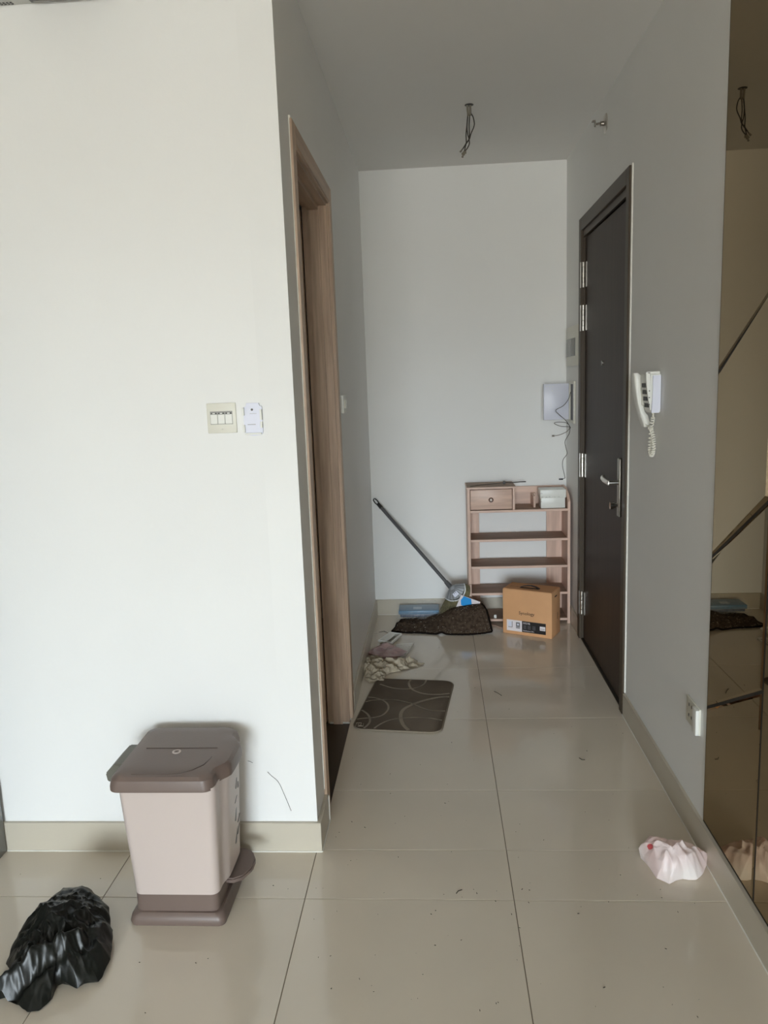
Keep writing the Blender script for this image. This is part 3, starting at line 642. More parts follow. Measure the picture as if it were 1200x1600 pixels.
# ------------------------------------------------------------------ carton
ang = math.radians(-26.5); ca = Vector((0.366, 4.372)); cx_, cy_ = Vector((math.cos(ang), math.sin(ang), 0)), Vector((-math.sin(ang), math.cos(ang), 0))
CWD, CDP, CHT = 0.292, 0.150, 0.265
TC = Matrix(((cx_.x, cy_.x, 0, ca.x), (cx_.y, cy_.y, 0, ca.y), (0, 0, 1, 0), (0, 0, 0, 1)))
ctn = thing('cardboard_carton', (ca.x+0.17, ca.y, 0), 'brown cardboard carton with carry handle in front of the shoe rack', 'box')
b = MB(); b.box(0, CWD, 0, CDP, 0.0005, CHT, bevel=0.003, T=TC); build(b, 'carton_body', M['carton'], ctn)
b = MB(); b.box(0.004, CWD-0.004, 0.004, CDP-0.004, CHT+0.0002, CHT+0.0024, T=TC); build(b, 'top_flap', M['carton'], ctn)
b = MB(); b.box(0.09, 0.20, 0.045, 0.062, CHT+0.0024, CHT+0.0034, T=TC); b.box(0.02, 0.08, 0.06, 0.0615, CHT+0.0024, CHT+0.003, T=TC)
b.box(CWD-0.0002, CWD+0.0006, 0.05, 0.09, CHT-0.035, CHT-0.028, T=TC); b.box(CWD-0.0002, CWD+0.0006, 0.10, 0.104, 0.09, 0.13, T=TC); split(b, 'slot', M['cartond'], ctn)
b = MB(); hp = [TC @ Vector((x, 0.053, CHT+0.003+h)) for x, h in ((0.088, 0.0), (0.105, 0.008), (0.13, 0.014), (0.155, 0.015), (0.18, 0.010), (0.203, 0.0))]
for a, c in zip(hp, hp[1:]):
    e = cy_*0.011; b.prism([a-e, c-e, c+e, a+e], (0, 0, 0.002))
build(b, 'carry_handle', M['black'], ctn)
FRNT = TC @ Matrix.Rotation(math.radians(90), 4, 'X')
def lbl(x0, x1, z0, z1, m, nm, t=0.0006, par=None): b = MB(); b.box(x0, x1, -t, 0.0002, z0, z1, T=TC); return build(b, nm, m, par or ctn, smooth=0)
lw = lbl(0.024, 0.116, 0.020, 0.085, M['labw'], 'white_label')
lk = lbl(0.116, 0.257, 0.020, 0.085, M['labk'], 'black_label')
b = MB(); b.box(0.055, 0.0585, -0.0010, -0.0005, 0.040, 0.076, T=TC); b.box(0.033, 0.055, -0.0010, -0.0005, 0.040, 0.043, T=TC)
b.box(0.080, 0.104, -0.0010, -0.0005, 0.046, 0.074, T=TC); b.box(0.080, 0.104, -0.0010, -0.0005, 0.038, 0.044, T=TC); split(b, 'device_picture', M['labg'], lw)
b = MB(); b.box(0.087, 0.097, -0.0014, -0.0009, 0.056, 0.066, T=TC); b.box(0.034, 0.052, -0.0012, -0.0005, 0.046, 0.074, T=TC); split(b, 'device_highlight', M['bluew'], lw)
b = MB(); b.box(0.222, 0.254, -0.0010, -0.0005, 0.042, 0.066, T=TC); build(b, 'sticker', M['labw'], lk, smooth=0)
b = MB()
for z in (0.052, 0.048): b.box(0.226, 0.250, -0.0013, -0.0009, z, z+0.0015, T=TC)
split(b, 'sticker_line', M['labg'], lk)
b = MB()
for x in (0.124, 0.150, 0.178, 0.195):
    for z in (0.040, 0.046, 0.052, 0.058):
        if x != 0.195: b.box(x, x+0.018, -0.0010, -0.0005, z, z+0.002, T=TC)
split(b, 'fine_print', M['labg'], lk)
text_mesh('DS218j', 0.0145, FRNT @ Matrix.Translation((0.122, 0.069, 0.0009)), 'model_lettering', M['labw'], lk)
text_mesh('RACKSTATION ii', 0.009, FRNT @ Matrix.Translation((0.122, 0.026, 0.0009)), 'line_lettering', M['labw'], lk) if False else text_mesh('DiskStation 218 j', 0.0095, FRNT @ Matrix.Translation((0.122, 0.026, 0.0009)), 'line_lettering', M['labw'], lk)
text_mesh('Synology', 0.026, FRNT @ Matrix.Translation((0.097, 0.123, 0.0005)), 'brand_lettering', M['ink'], ctn)

# ------------------------------------------------------------------ dark folded rug
rugF = [(-0.283, 4.405, 0.004), (-0.20, 4.385, 0.003), (-0.115, 4.375, 0.003), (-0.02, 4.352, 0.002), (0.07, 4.340, 0.002), (0.16, 4.335, 0.002), (0.24, 4.345, 0.003), (0.302, 4.362, 0.006)]
rugB = [(-0.235, 4.60, 0.012), (-0.19, 4.61, 0.016), (-0.11, 4.61, 0.022), (-0.01, 4.52, 0.060), (0.07, 4.475, 0.112), (0.15, 4.462, 0.132), (0.21, 4.462, 0.140), (0.252, 4.470, 0.140)]
rF, rB = catmull([Vector(p) for p in rugF], 10), catmull([Vector(p) for p in rugB], 10)
nv = 34; grid = []
def rz(i, p, t):
    x, y = p.x, p.y; bul = 4*t*(1-t); k = min(1, max(0, (p.x+0.02)/0.1))
    return p.z+bul*(0.006+0.028*k)+folds(x, y, 77, [(12, 0.006, 0.4), (30, 0.003, 1.4)])*bul+noise.noise(Vector((x*160, y*160, 0)))*0.0016+0.010*math.exp(-((x-0.01)/0.02)**2)*(1-t)
tops, bots = [], []
for i in range(len(rF)):
    col = []
    for j in range(nv+1):
        t = j/nv; p = rF[i].lerp(rB[i], t); e = noise.noise(Vector((i*0.6, j*0.3, 5)))*0.003
        col.append(Vector((p.x+e*0.3, p.y+(e if j == 0 else 0), max(0.010, rz(i, p, t)+0.008))))
    tops.append(col)
b = MB(); n_i = len(tops)
up_ = [[b.bm.verts.new(p) for p in c] for c in tops]
lo_ = [[b.bm.verts.new((p.x, p.y, max(0.0008, p.z-0.009))) for p in c] for c in tops]
for i in range(n_i-1):
    for j in range(nv):
        b.bm.faces.new((up_[i][j], up_[i+1][j], up_[i+1][j+1], up_[i][j+1])); b.bm.faces.new((lo_[i][j], lo_[i][j+1], lo_[i+1][j+1], lo_[i+1][j]))
for i in range(n_i-1):
    b.bm.faces.new((up_[i][0], lo_[i][0], lo_[i+1][0], up_[i+1][0])); b.bm.faces.new((up_[i][nv], up_[i+1][nv], lo_[i+1][nv], lo_[i][nv]))
for j in range(nv):
    b.bm.faces.new((up_[0][j], up_[0][j+1], lo_[0][j+1], lo_[0][j])); b.bm.faces.new((up_[-1][j], lo_[-1][j], lo_[-1][j+1], up_[-1][j+1]))
rug = thing('folded_rug', (0.0, 4.45, 0), 'dark brown shaggy rug bunched on the floor below the broom', 'rug')
build(b, 'rug_pile', M['rug'], rug, smooth=60)
edge = [c[0] for c in tops]+[tops[-1][j] for j in range(1, nv+1)]
b = MB(); b.tube([Vector((p.x, p.y-0.001, max(p.z-0.004, 0.006))) for p in [c[0] for c in tops]], 0.0052, 8); b.tube([tops[-1][j]+Vector((0, 0, -0.003)) for j in range(nv+1)], 0.0065, 8)
b.tube([tops[0][j]+Vector((0, 0, -0.003)) for j in range(nv+1)], 0.005, 8); build(b, 'binding', M['rugb'], rug)
b = MB(); rl = random.Random(3)
for k in range(230):
    i = rl.randrange(1, n_i-1); j = rl.randrange(0, nv) if rl.random() < 0.8 else rl.randrange(0, 3); p = tops[i][j]; s_ = rl.uniform(0.0005, 0.0016); a = rl.uniform(0, 3.14); d = Vector((math.cos(a), math.sin(a), 0))*s_*rl.uniform(1, 3)
    b.tube([p+d+Vector((0, 0, s_)), p-d+Vector((0, 0, s_))], s_*0.6, 4)
build(b, 'lint', M['lint'], rug, kind='stuff', smooth=0)

# ------------------------------------------------------------------ blue wrapped package on the rug
bp = thing('blue_package', (-0.125, 4.66, 0.034), 'flat blue package in clear wrap lying on the dark rug', 'package')
b = MB(); b.box(-0.250, -0.002, 4.585, 4.722, 0.052, 0.076, bevel=0.004); build(b, 'package_body', M['blue'], bp)
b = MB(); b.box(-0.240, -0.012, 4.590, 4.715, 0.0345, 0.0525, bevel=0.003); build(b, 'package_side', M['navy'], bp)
b = MB(); b.box(-0.160, -0.108, 4.620, 4.668, 0.0760, 0.0765); build(b, 'package_label', M['bluel'], bp, smooth=0)
b = MB(); rw = random.Random(8); nx, ny = 30, 10; G = {}
for i in range(nx+1):
    for j in range(ny+1):
        x = -0.262+0.285*i/nx; t = j/ny; y = 4.725-0.165*t
        z = 0.080+0.004*rw.random() if 1 < j < 7 else (0.09+0.02*rw.random() if j <= 1 and i > 12 else 0.082)
        if j >= 8: y = 4.585-0.006*(j-7)-0.02*rw.random(); z = 0.075-0.012*(j-7)-0.008*rw.random()
        G[i, j] = b.bm.verts.new((x, min(y, 4.735), max(z, 0.036)))
for i in range(nx):
    for j in range(ny): b.bm.faces.new((G[i, j], G[i+1, j], G[i+1, j+1], G[i, j+1]))
build(b, 'clear_wrap', M['wrap'], bp, smooth=12)

# ------------------------------------------------------------------ broom
br = thing('broom', (0.10, 4.53, 0), 'grey broom with olive bristles leaning into the left corner', 'broom')
hA, hB = Vector((-0.384, 4.735, 0.748)), Vector((0.062, 4.535, 0.246))
b = MB(); b.tube([hA.lerp(hB, t) for t in (0.06, 0.5, 0.965)], 0.0105, 14); build(b, 'handle', M['broomh'], br)
b = MB(); ax = (hB-hA).normalized(); sdv = ax.cross(Vector((0, 1, 0))).normalized()
loop = [hA+ax*0.045+sdv*0.006, hA+ax*0.02+sdv*0.010, hA+sdv*0.007, hA-ax*0.004, hA-sdv*0.007, hA+ax*0.02-sdv*0.010, hA+ax*0.045-sdv*0.006]
b.tube(loop, 0.0035, 8); b.tube([hA+ax*0.035, hA+ax*0.07], [0.011, 0.0125], 14); build(b, 'hanging_loop', M['black'], br)
b = MB(); b.tube([hB-ax*0.03, hB+ax*0.025], [0.0135, 0.0165], 16); build(b, 'socket', M['broomh'], br)
so = Vector((0.073, 4.53, 0.248)); aim = math.atan2(-0.70, 0.72)
def fan(r, a, dy): return Vector((so.x+r*math.cos(aim+a), 4.512+dy-r*0.06, so.z+r*math.sin(aim+a)))
def fanring(r, a0, a1, th, n=22):
    f_ = [fan(r*(1-0.10*(2*i/n-1)**2), a0+(a1-a0)*i/n, -th*math.sqrt(max(0.05, 1-(2*i/n-1)**2))) for i in range(n+1)]
    k_ = [fan(r*(1-0.10*(2*i/n-1)**2), a0+(a1-a0)*i/n, th*math.sqrt(max(0.05, 1-(2*i/n-1)**2))) for i in range(n, -1, -1)]
    return f_+k_
b = MB(); b.loft([fanring(0.004, -1.5, 1.3, 0.012), fanring(0.025, -1.38, 1.1, 0.018), fanring(0.06, -1.30, 1.0, 0.021), fanring(0.085, -1.24, 0.95, 0.022)]); cap = build(b, 'cap', M['broomg'], br)
b = MB(); b.loft([fanring(0.0855, -1.26, 0.97, 0.0245), fanring(0.092, -1.25, 0.96, 0.0245)]); build(b, 'band', M['broomw'], cap)
b = MB()
for k in range(9):
    a = -1.14+0.25*k; b.tube([fan(r, a, -0.0225*math.sqrt(max(0.05, 1-((a+0.145)/1.12)**2))) for r in (0.02, 0.05, 0.082)], 0.0016, 6)
build(b, 'cap_rib', M['broomh'], cap)
b = MB(); c0 = fan(0.050, -0.25, -0.0235); e1, e2 = ax*0.013, sdv*0.016
b.prism([c0-e1-e2, c0+e1-e2, c0+e1+e2, c0-e1+e2], (0, -0.001, 0)); build(b, 'sticker', M['bluew'], cap, smooth=0)
b = MB(); rb = random.Random(5)
b.loft([fanring(0.088, -1.20, 0.92, 0.019), fanring(0.11, -1.20, 0.84, 0.020), fanring(0.125, -1.18, 0.75, 0.018)])
for k in range(420):
    a = rb.uniform(-1.24, 0.95); dy = rb.uniform(-0.022, 0.016); L_ = rb.uniform(0.165, 0.185)-0.045*max(0, a); a2 = a+rb.uniform(-0.05, 0.05)
    p2 = fan(L_, a2, dy)
    if p2.z < 0.012 or p2.x > 0.20: continue
    b.tube([fan(0.088, a*0.97, dy), fan(0.12, a, dy), p2], [0.0017, 0.0014, 0.0008], 4, caps=False)
build(b, 'bristles', M['bristle'], br, kind='stuff')
# white and blue packet propped against the bristles
cp = thing('paper_packet', (0.13, 4.46, 0.03), 'white packet with bright blue patch propped behind the dark rug', 'packet')
TL, dw, dh = Vector((0.130, 4.470, 0.203)), Vector((0.93, 0, -0.37)).normalized(), Vector((-0.37, 0.06, -0.93)).normalized()
def quad(a, w_, h_, off, th): 
    o_ = TL+dw*a[0]+dh*a[1]+Vector((0, off, 0)); b = MB(); b.prism([o_, o_+dw*w_, o_+dw*w_+dh*h_, o_+dh*h_], (0, th, 0)); return b
build(quad((0, 0), 0.122, 0.165, 0, 0.007), 'packet_body', M['labw'], cp)
b = MB(); o_ = TL+Vector((0, -0.0006, 0)); b.prism([o_+dw*x+dh*y+Vector((0,0,0)) for x, y in ((0.018, 0.001), (0.065, 0.002), (0.079, 0.03), (0.068, 0.06), (0.022, 0.058), (0.010, 0.03))], (0, 0.0005, 0)); build(b, 'blue_print', M['cyan'], cp, smooth=0)
# bits on the floor near the rack
p = onz(762, 968, 0.004); b = MB(); b.box(p.x-0.008, p.x+0.008, p.y+0.05, p.y+0.06, 0.033, 0.055, bevel=0.003)
o = build(b, 'foam_scrap', M['white']); o.location = (0.335, 4.545, 0.0335); tag(o, 'tiny white scrap on the lowest shelf of the rack', 'scrap')
b = MB(); b.tube([onz(763, 975, 0.003), onz(774, 977.5, 0.004), onz(788, 983, 0.003)], 0.0022, 6); tag(build(b, 'thin_stick', M['rackh']), 'thin pale stick on the floor left of the carton', 'stick')

# ------------------------------------------------------------------ front wall: switch plate and bracket
sw = thing('light_switch', (-0.617, YF, 1.335), 'white three-gang light switch on the broad white wall', 'light switch')
b = MB(); b.box(-0.6605, -0.5745, YF-0.007, YF, 1.335, 1.422, bevel=0.002); build(b, 'plate', M['offw'], sw)
b = MB(); b.box(-0.6505, -0.5845, YF-0.0075, YF-0.0068, 1.3605, 1.3985); build(b, 'rocker_gap', M['greyp'], sw, smooth=0)
for k in range(3):
    x = -0.6495+k*0.0218; b = MB(); b.box(x, x+0.0205, YF-0.0100, YF-0.0070, 1.362, 1.3895, bevel=0.001, seg=1); r_ = build(b, 'rocker', M['white'], sw)
    b = MB(); b.box(x+0.002, x+0.0185, YF-0.0092, YF-0.0070, 1.3905, 1.3945); build(b, 'indicator', M['grayk'], r_, smooth=0)
    b = MB(); b.box(x+0.0065, x+0.014, YF-0.0096, YF-0.0090, 1.3912, 1.3938); build(b, 'indicator_light', M['white'], r_, smooth=0)
text_mesh('- o -', 0.006, Matrix.Translation((-0.617, YF-0.0071, 1.345)) @ Matrix.Rotation(math.radians(90), 4, 'X'), 'plate_mark', M['greyp'], sw, align='CENTER')
bk = thing('wall_bracket', (-0.525, YF, 1.327), 'small white remote holder bracket right of the three-gang switch', 'bracket')
x0, x1, z0, z1 = -0.5535, -0.4975, 1.327, 1.410
b = MB(); b.prism([(x0+0.006, YF, z0+0.002), (x0+0.028, YF, z0-0.003), (x1-0.004, YF, z0), (x1, YF, z0+0.008), (x1, YF, z1), (x1-0.008, YF, z1), (x1-0.008, YF, z1+0.009), (x0+0.010, YF, z1+0.009), (x0+0.010, YF, z1-0.001), (x0+0.001, YF, z1-0.003), (x0+0.001, YF, z0+0.012)], (0, -0.007, 0), bevel=0.0012); plt = build(b, 'bracket_body', M['bluew'], bk)
b = MB(); b.box(x0-0.001, x0+0.005, YF-0.016, YF-0.002, z1-0.026, z1-0.004, bevel=0.001); b.box(x0-0.001, x0+0.005, YF-0.016, YF-0.002, z0+0.008, z0+0.030, bevel=0.001)
b.box(x1-0.006, x1, YF-0.014, YF-0.002, z0+0.02, z0+0.038, bevel=0.001); b.box(x1-0.006, x1, YF-0.014, YF-0.002, z1-0.04, z1-0.010, bevel=0.001)
b.box(x0+0.004, x1-0.004, YF-0.016, YF-0.006, z0+0.001, z0+0.006, bevel=0.001); split(b, 'clip', M['white'], bk)
b = MB(); b.cyl((-0.5265, YF-0.0078, z1-0.010), (-0.5265, YF-0.006, z1-0.010), 0.0034, 12); split(b, 'screw', M['grayk'], bk)
b = MB(); b.box(-0.5415, -0.518, YF-0.0080, YF-0.0065, 1.3565, 1.358); b.box(-0.5335, -0.514, YF-0.0080, YF-0.0065, 1.388, 1.3888); split(b, 'slot', M['greyp'], bk)
# stray hair on the wall
b = MB(); b.tube(catmull([ony(u, v, YF-0.0012) for u, v in ((418, 1206), (424, 1212), (435, 1222), (444, 1241), (455, 1267))], 6), 0.0007, 5)
b.tube([ony(u, v, YF-0.0012) for u, v in ((387, 1189), (390, 1189.5), (395, 1192))], 0.0006, 5)
tag(build(b, 'stray_hair', M['hair']), 'thin dark hair stuck to the white wall right of the bin', 'hair')

# ------------------------------------------------------------------ air conditioner, top left corner
ac = thing('air_conditioner', (-1.25, 2.14, 2.51), 'white air conditioner edge at the top left corner of the front wall', 'air conditioner')
ax0, ax1, ay0 = -1.62, -0.80, 2.03
b = MB(); b.prism([(ax0, YF, 2.512), (ax0, ay0+0.03, 2.512), (ax0, ay0, 2.545), (ax0, ay0, 2.76), (ax0, ay0+0.03, 2.79), (ax0, YF, 2.79)], (ax1-ax0, 0, 0), bevel=0.003); acb = build(b, 'casing', M['acw'], ac)
v0, v1 = onz(52, 6, 2.51), onz(150, 2, 2.51)
b = MB(); b.box(v0.x, ax1-0.03, 2.13, YF-0.013, 2.508, 2.5122, bevel=0.0015); build(b, 'vent', M['acd'], ac)
for k in range(7):
    y = 2.14+0.014*k; b = MB(); b.box(v0.x+0.01, ax1-0.04, y, y+0.005, 2.5060, 2.509); build(b, 'vent_slat', M['greyp'], ac, smooth=0)
tp = onz(1, 8.5, 2.511); text_mesh('5555', 0.020, Matrix.Translation((tp.x, tp.y, 2.5112)) @ Matrix.Rotation(math.pi, 4, 'X') @ Matrix.Scale(1, 4), 'lettering', M['black'], ac)
# tall grey cabinet whose edge shows at the far left
b = MB(); b.box(-2.05, -1.427, 1.64, YF-BT-0.002, 0.0, 2.05, bevel=0.004); cbn = build(b, 'cabinet_body', M['cab'], thing('tall_cabinet', (-1.75, 1.94, 0), 'glossy grey tall cabinet edge at the left border of the picture', 'cabinet'))

# ------------------------------------------------------------------ left corridor wall switch
s2 = thing('wall_switch', (XL, 3.45, 1.325), 'white switch box on the corridor wall beside the oak doorway', 'light switch')
b = MB(); b.box(XL, XL+0.012, 3.385, 3.505, 1.335, 1.412, bevel=0.002); build(b, 'plate', M['white'], s2)
b = MB(); b.box(XL+0.011, XL+0.015, 3.42, 3.45, 1.355, 1.392, bevel=0.001); build(b, 'rocker', M['offw'], s2)
b = MB(); b.box(XL+0.011, XL+0.0165, 3.455, 3.485, 1.355, 1.392, bevel=0.001); build(b, 'rocker', M['white'], s2)

# ------------------------------------------------------------------ right wall items
# intercom phone
ph = thing('intercom_phone', (XR, 2.87, 1.26), 'white wall intercom telephone with handset beside the dark door', 'telephone')
y0, y1 = 2.805, 2.895
def prof(front_top, front_bot, z0, z1, y, back=XR, n=9):
    pts = [(back, y, z0)]
    for i in range(n+1):
        t = i/n; xf_ = front_bot+(front_top-front_bot)*(1-(1-t)**1.8); pts.append((xf_, y, z0+(z1-z0)*t))
    pts.append((back, y, z1)); return pts
b = MB(); b.prism(prof(0.746, 0.764, 1.322, 1.458, y0+0.003), (0, y1-y0, 0), bevel=0.003); body = build(b, 'body', M['white'], ph)
b = MB(); b.prism(prof(0.7405, 0.759, 1.330, 1.464, y0-0.001, back=0.757), (0, 0.010, 0), bevel=0.002); b.box(0.744, XR-0.004, y0-0.001, y0+0.02, 1.456, 1.466, bevel=0.003); build(b, 'rim', M['white'], ph)
b = MB(); b.prism([(0.760, y0+0.001, 1.322), (XR-0.006, y0+0.001, 1.322), (XR-0.002, y0+0.001, 1.335), (XR-0.002, y0+0.001, 1.452), (0.763, y0+0.001, 1.452), (0.764, y0+0.001, 1.40)], (0, -0.006, 0), bevel=0.0015); build(b, 'side_cover', M['bluew'], ph)
kp = MB()
for r_ in range(4):
    for c_ in range(3):
        z = 1.418-0.0235*r_; t = (z-1.322)/0.136; xf_ = 0.764+(0.746-0.764)*(1-(1-t)**1.8); yk = 2.832+0.018*c_
        b = MB(); b.box(xf_-0.0025, xf_+0.004, yk, yk+0.013, z-0.0075, z+0.0075, bevel=0.001, seg=1); build(b, 'key', M['grayk'], ph)
b = MB()
for z in (1.352, 1.376, 1.399): b.cyl((0.7525, y0-0.0025, z), (0.7525, y0, z), 0.0022, 8)
split(b, 'screw', M['grayk'], ph)
# handset: banana shape hanging along the far edge
b = MB(); hy0, hy1 = 2.905, 2.955; rings = []
for i in range(15):
    t = i/14; z = 1.462-0.196*t; xb = 0.724+0.010*t+0.030*t**2.2; thk = 0.030*(0.75 if 0.25 < t < 0.75 else 1.0)*(0.6 if i in (0, 14) else 1)
    yy0, yy1 = hy0+(0.006 if i in (0, 14) else 0), hy1-(0.006 if i in (0, 14) else 0)
    rr = []
    for k in range(16):
        a = 2*math.pi*k/16; cxx, cyy = math.cos(a), math.sin(a); q_ = 0.45
        rr.append((xb+thk/2+thk/2*math.copysign(abs(cxx)**q_, cxx), (yy0+yy1)/2+(yy1-yy0)/2*math.copysign(abs(cyy)**q_, cyy), z))
    rings.append(rr)
b.loft(rings); build(b, 'handset', M['white'], ph)
b = MB(); b.box(0.752, XR, 2.896, 2.950, 1.345, 1.452, bevel=0.004); build(b, 'cradle', M['offw'], ph)
cp_ = catmull([Vector((0.775, 2.835, 1.322)), Vector((0.777, 2.842, 1.303)), Vector((0.776, 2.858, 1.27)), Vector((0.776, 2.868, 1.22)), Vector((0.777, 2.870, 1.185)), Vector((0.778, 2.855, 1.168)), Vector((0.779, 2.838, 1.182)), Vector((0.780, 2.836, 1.21)), Vector((0.780, 2.846, 1.235)), Vector((0.779, 2.87, 1.26)), Vector((0.770, 2.91, 1.275))], 40)
hel = []; turns = 34; Np = len(cp_); up = Vector((1, 0, 0)); acc = 0
for i, p in enumerate(cp_):
    t = cp_[min(i+1, Np-1)]-cp_[max(i-1, 0)]; t.normalize(); u_ = (up-t*up.dot(t)).normalized(); s_ = t.cross(u_); f_ = i/Np
    amp = 0.0060 if 0.09 < f_ < 0.93 else 0.001; a = 2*math.pi*turns*f_
    hel.append(p+(u_*math.cos(a)+s_*math.sin(a))*amp)
fine = []
for i in range(Np-1):
    for k in range(1): fine.append(hel[i])
b = MB(); b.tube(hel, 0.0023, 6); build(b, 'coiled_cord', M['creamc'], ph)
# socket low on the right wall
so_ = thing('wall_socket', (XR, 2.35, 0.34), 'white surface wall socket low on the right wall beside the mirror', 'wall socket')
b = MB(); b.box(XR-0.006, XR, 2.302, 2.425, 0.352, 0.438, bevel=0.002); build(b, 'back_plate', M['offw'], so_)
b = MB(); b.box(XR-0.017, XR-0.006, 2.300, 2.338, 0.354, 0.436, bevel=0.002); build(b, 'plug_cover', M['white'], so_)
b = MB()
for y, z in ((2.395, 0.415), (2.395, 0.380), (2.37, 0.415), (2.37, 0.380)): b.box(XR-0.0066, XR-0.0055, y, y+0.006, z-0.005, z+0.005)
split(b, 'socket_hole', M['grayk'], so_)
# breaker panel cover
bb = thing('breaker_panel', (XR, 4.52, 1.51), 'flat ivory breaker box cover with grey window, upper right corner', 'electrical panel')
b = MB(); b.box(XR-0.010, XR, 4.345, 4.710, 1.512, 1.732, bevel=0.004); build(b, 'cover', M['offw'], bb)
b = MB(); b.box(XR-0.013, XR-0.0095, 4.425, 4.695, 1.566, 1.664, bevel=0.001); build(b, 'window', M['smoke'], bb)
# opened junction recess with cover hanging off
jb = thing('junction_box', (XR, 4.54, 1.20), 'white junction box on the right wall with cover swung open', 'junction box')
b = MB(); b.box(XR-0.011, XR, 4.462, 4.485, 1.190, 1.428, bevel=0.002); b.box(XR-0.011, XR, 4.605, 4.622, 1.190, 1.428, bevel=0.002); b.box(XR-0.011, XR, 4.485, 4.605, 1.41, 1.428, bevel=0.002); b.box(XR-0.011, XR, 4.485, 4.605, 1.19, 1.206, bevel=0.002); build(b, 'surround', M['offw'], jb)
b = MB(); b.box(XR-0.003, XR-0.001, 4.485, 4.605, 1.206, 1.41); build(b, 'dark_recess', M['black'], jb, smooth=0)
b = MB(); b.box(0.638, 0.782, 4.618, 4.640, 1.207, 1.415, bevel=0.003); cv = build(b, 'cover', M['bluew'], jb)
b = MB()
for x in (0.655, 0.672, 0.69): b.cyl((x, 4.6175, 1.40), (x, 4.6165, 1.40), 0.0022, 8)
b.cyl((0.687, 4.6175, 1.375), (0.687, 4.616, 1.375), 0.003, 8); split(b, 'dot', M['white'], cv)
Yw = 4.535
def wpts(l, y=Yw): return catmull([ony(u, v, y) for u, v in l], 6)
b = MB(); b.tube(wpts([(892, 612), (888, 624), (880, 634), (868.5, 641), (874, 648), (883, 656), (889, 664), (891.5, 669), (889, 667), (876, 666), (866, 661.5), (872, 659.5), (884, 660.5), (890, 666), (889.5, 677), (883, 689), (884, 699), (886, 709), (880, 718), (879, 728), (881, 738), (883, 747)]), 0.0017, 6); build(b, 'cable', M['wire'], jb)
b = MB(); b.tube(wpts([(891, 668), (886, 674), (876, 679), (867, 681)]), 0.0020, 6); pe = ony(865, 681, Yw); b.box(pe.x-0.009, pe.x+0.005, pe.y-0.005, pe.y+0.005, pe.z-0.005, pe.z+0.005, bevel=0.001); build(b, 'grey_cable', M['wireg'], jb)
pe = ony(877, 748.5, Yw); b = MB(); b.box(pe.x-0.014, pe.x+0.010, pe.y-0.004, pe.y+0.004, pe.z-0.005, pe.z+0.004, bevel=0.001); b.tube([ony(883, 747, Yw), ony(878, 748.3, Yw)], 0.0017, 6); build(b, 'connector', M['black'], jb)
# sprinkler / detector above the door
sp = thing('wall_sprinkler', (XR, 3.75, 2.52), 'round metal sprinkler head high on the right wall above the door', 'sprinkler')
pc = Vector((XR, 3.745, 2.557))
b = MB(); b.tube([pc, pc+Vector((-0.004, 0, 0)), pc+Vector((-0.010, 0, 0))], [0.042, 0.040, 0.024], 28); build(b, 'escutcheon', M['steel'], sp)
b = MB(); b.tube([pc+Vector((-0.008, 0, 0)), pc+Vector((-0.022, 0, 0)), pc+Vector((-0.024, 0, 0))], [0.010, 0.009, 0.012], 16)
for s_ in (-1, 1): b.tube([pc+Vector((-0.022, 0.008*s_, 0)), pc+Vector((-0.034, 0.011*s_, 0)), pc+Vector((-0.046, 0.003*s_, 0))], 0.0022, 8)
b.tube([pc+Vector((-0.022, 0, 0)), pc+Vector((-0.044, 0, 0))], 0.0022, 8); build(b, 'head', M['dsteel'], sp)
b = MB(); b.tube([pc+Vector((-0.046, 0, 0)), pc+Vector((-0.049, 0, 0))], [0.013, 0.013], 18); b.box(pc.x-0.060, pc.x-0.047, pc.y-0.013, pc.y+0.013, pc.z+0.010, pc.z+0.013); build(b, 'deflector', M['dsteel'], sp)
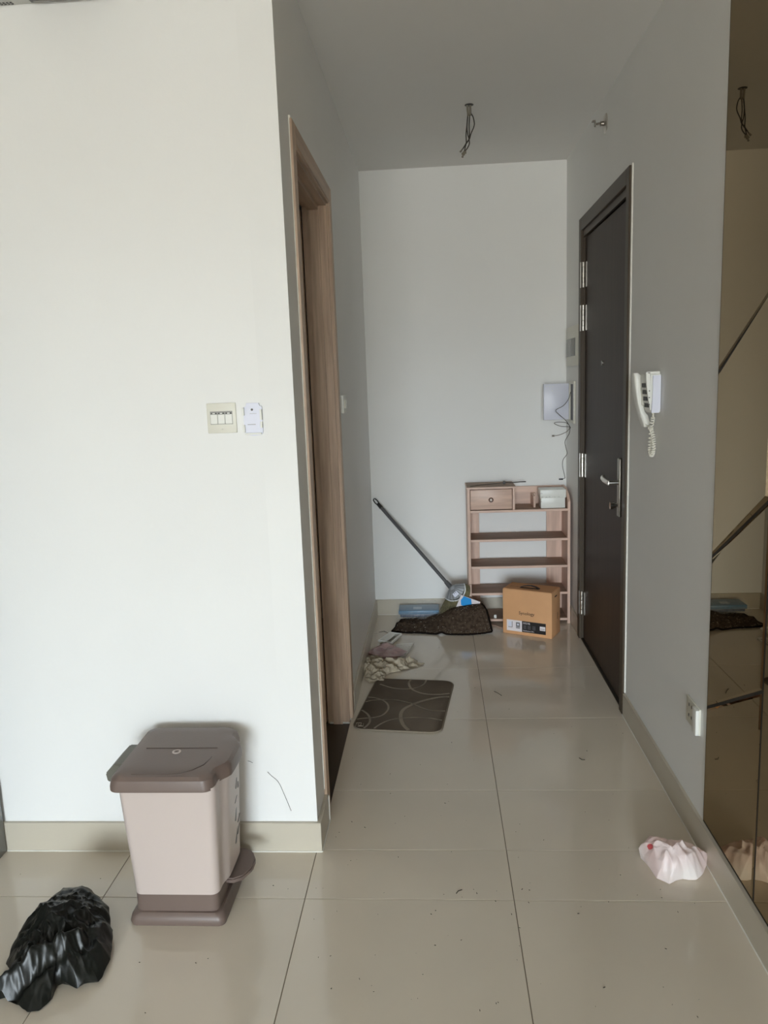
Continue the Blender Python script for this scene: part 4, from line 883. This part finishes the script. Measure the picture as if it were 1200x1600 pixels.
# wires hanging from the ceiling
cw = thing('ceiling_wires', (0.192, 3.763, 2.46), 'dark electric wires dangling from a hole in the corridor ceiling', 'wires')
b = MB(); b.cyl((0.192, 3.763, H-0.0012), (0.192, 3.763, H+0.0), 0.020, 20); build(b, 'ceiling_hole', M['black'], cw)
b = MB(); b.tube([(0.184, 3.763, H), (0.187, 3.763, H-0.045)], 0.005, 8); b.tube([(0.197, 3.763, H), (0.197, 3.763, H-0.045)], 0.005, 8); build(b, 'sheath', M['wireg'], cw)
ws = 14.545; wpx = lambda L: catmull([ony(700+a/ws, 150+b_/ws, 3.763) for a, b_ in L], 6)
for L_ in ([(455, 400), (440, 520), (428, 680), (410, 860), (415, 1050), (395, 1150), (370, 1260)],
           [(455, 400), (436, 600), (432, 740), (450, 880), (475, 980), (420, 1060), (370, 1150), (330, 1210)],
           [(495, 400), (485, 560), (480, 700), (488, 880), (480, 980), (485, 1080), (450, 1170), (385, 1255)],
           [(525, 400), (570, 480), (598, 620), (580, 720), (520, 860), (490, 970), (440, 1050), (380, 1130), (345, 1180)]):
    b = MB(); b.tube(wpx(L_), 0.0026, 6); build(b, 'wire', M['wire'], cw)
for a, c_ in (((330, 1205), (275, 1275)), ((370, 1255), (320, 1330)), ((388, 1250), (360, 1345)), ((400, 1250), (395, 1310)), ((350, 1330), (325, 1400))):
    b = MB(); b.tube([ony(700+a[0]/ws, 150+a[1]/ws, 3.763), ony(700+c_[0]/ws, 150+c_[1]/ws, 3.763)], [0.0032, 0.0046], 8); build(b, 'end_cap', M['wireg'], cw)

# ------------------------------------------------------------------ crumbs and scratches on the floor
b = MB(); rd = random.Random(12)
spots = [(157, 1373), (32, 1366), (427, 1384), (450, 1389), (494, 1388), (530, 1301), (525, 1308), (812, 1450), (808, 1500), (740, 1390), (745, 1396), (722, 1402), (810, 1340), (828, 1380), (812, 1288), (806, 1300), (1034, 1403), (1032, 1390), (588, 990), (585, 994), (594, 983), (909, 1186), (963, 1133), (973, 1146), (306, 1505), (325, 1498), (227, 1583), (218, 1504), (700, 1462), (548, 1345), (600, 1395), (610, 1240), (1018, 1345), (686, 1012), (650, 1053), (870, 1135), (742, 1075), (565, 1030)]
for i in range(90): spots.append((rd.uniform(480, 1100), rd.uniform(1060, 1590)))
for u, v in spots:
    p = onz(u, v, 0); s_ = rd.uniform(0.0006, 0.0017); a = rd.uniform(0, 3.14); d = Vector((math.cos(a), math.sin(a), 0))*s_*rd.uniform(0.6, 2)
    if inside(p) or (p.x < 0.02 and 3.0 < p.y < 3.72): continue
    if XL+0.02 < p.x < XR-0.02 or p.y < YF-0.03: b.tube([p-d+Vector((0, 0, s_*.6)), p+d+Vector((0, 0, s_*.6))], s_*0.6, 5)
for L_ in ([(772, 1080), (778, 1083), (784, 1087)], [(713, 1396), (716, 1392), (722, 1390)], [(592, 988), (600, 986), (606, 989)], [(905, 1184), (909, 1187), (914, 1187)]):
    b.tube([onz(u, v, 0.001) for u, v in L_], 0.0012, 4)
o = build(b, 'dirt_crumbs', M['dirt'], smooth=0); tag(o, 'dark crumbs and grit scattered over the tiles', 'dirt', kind='stuff')
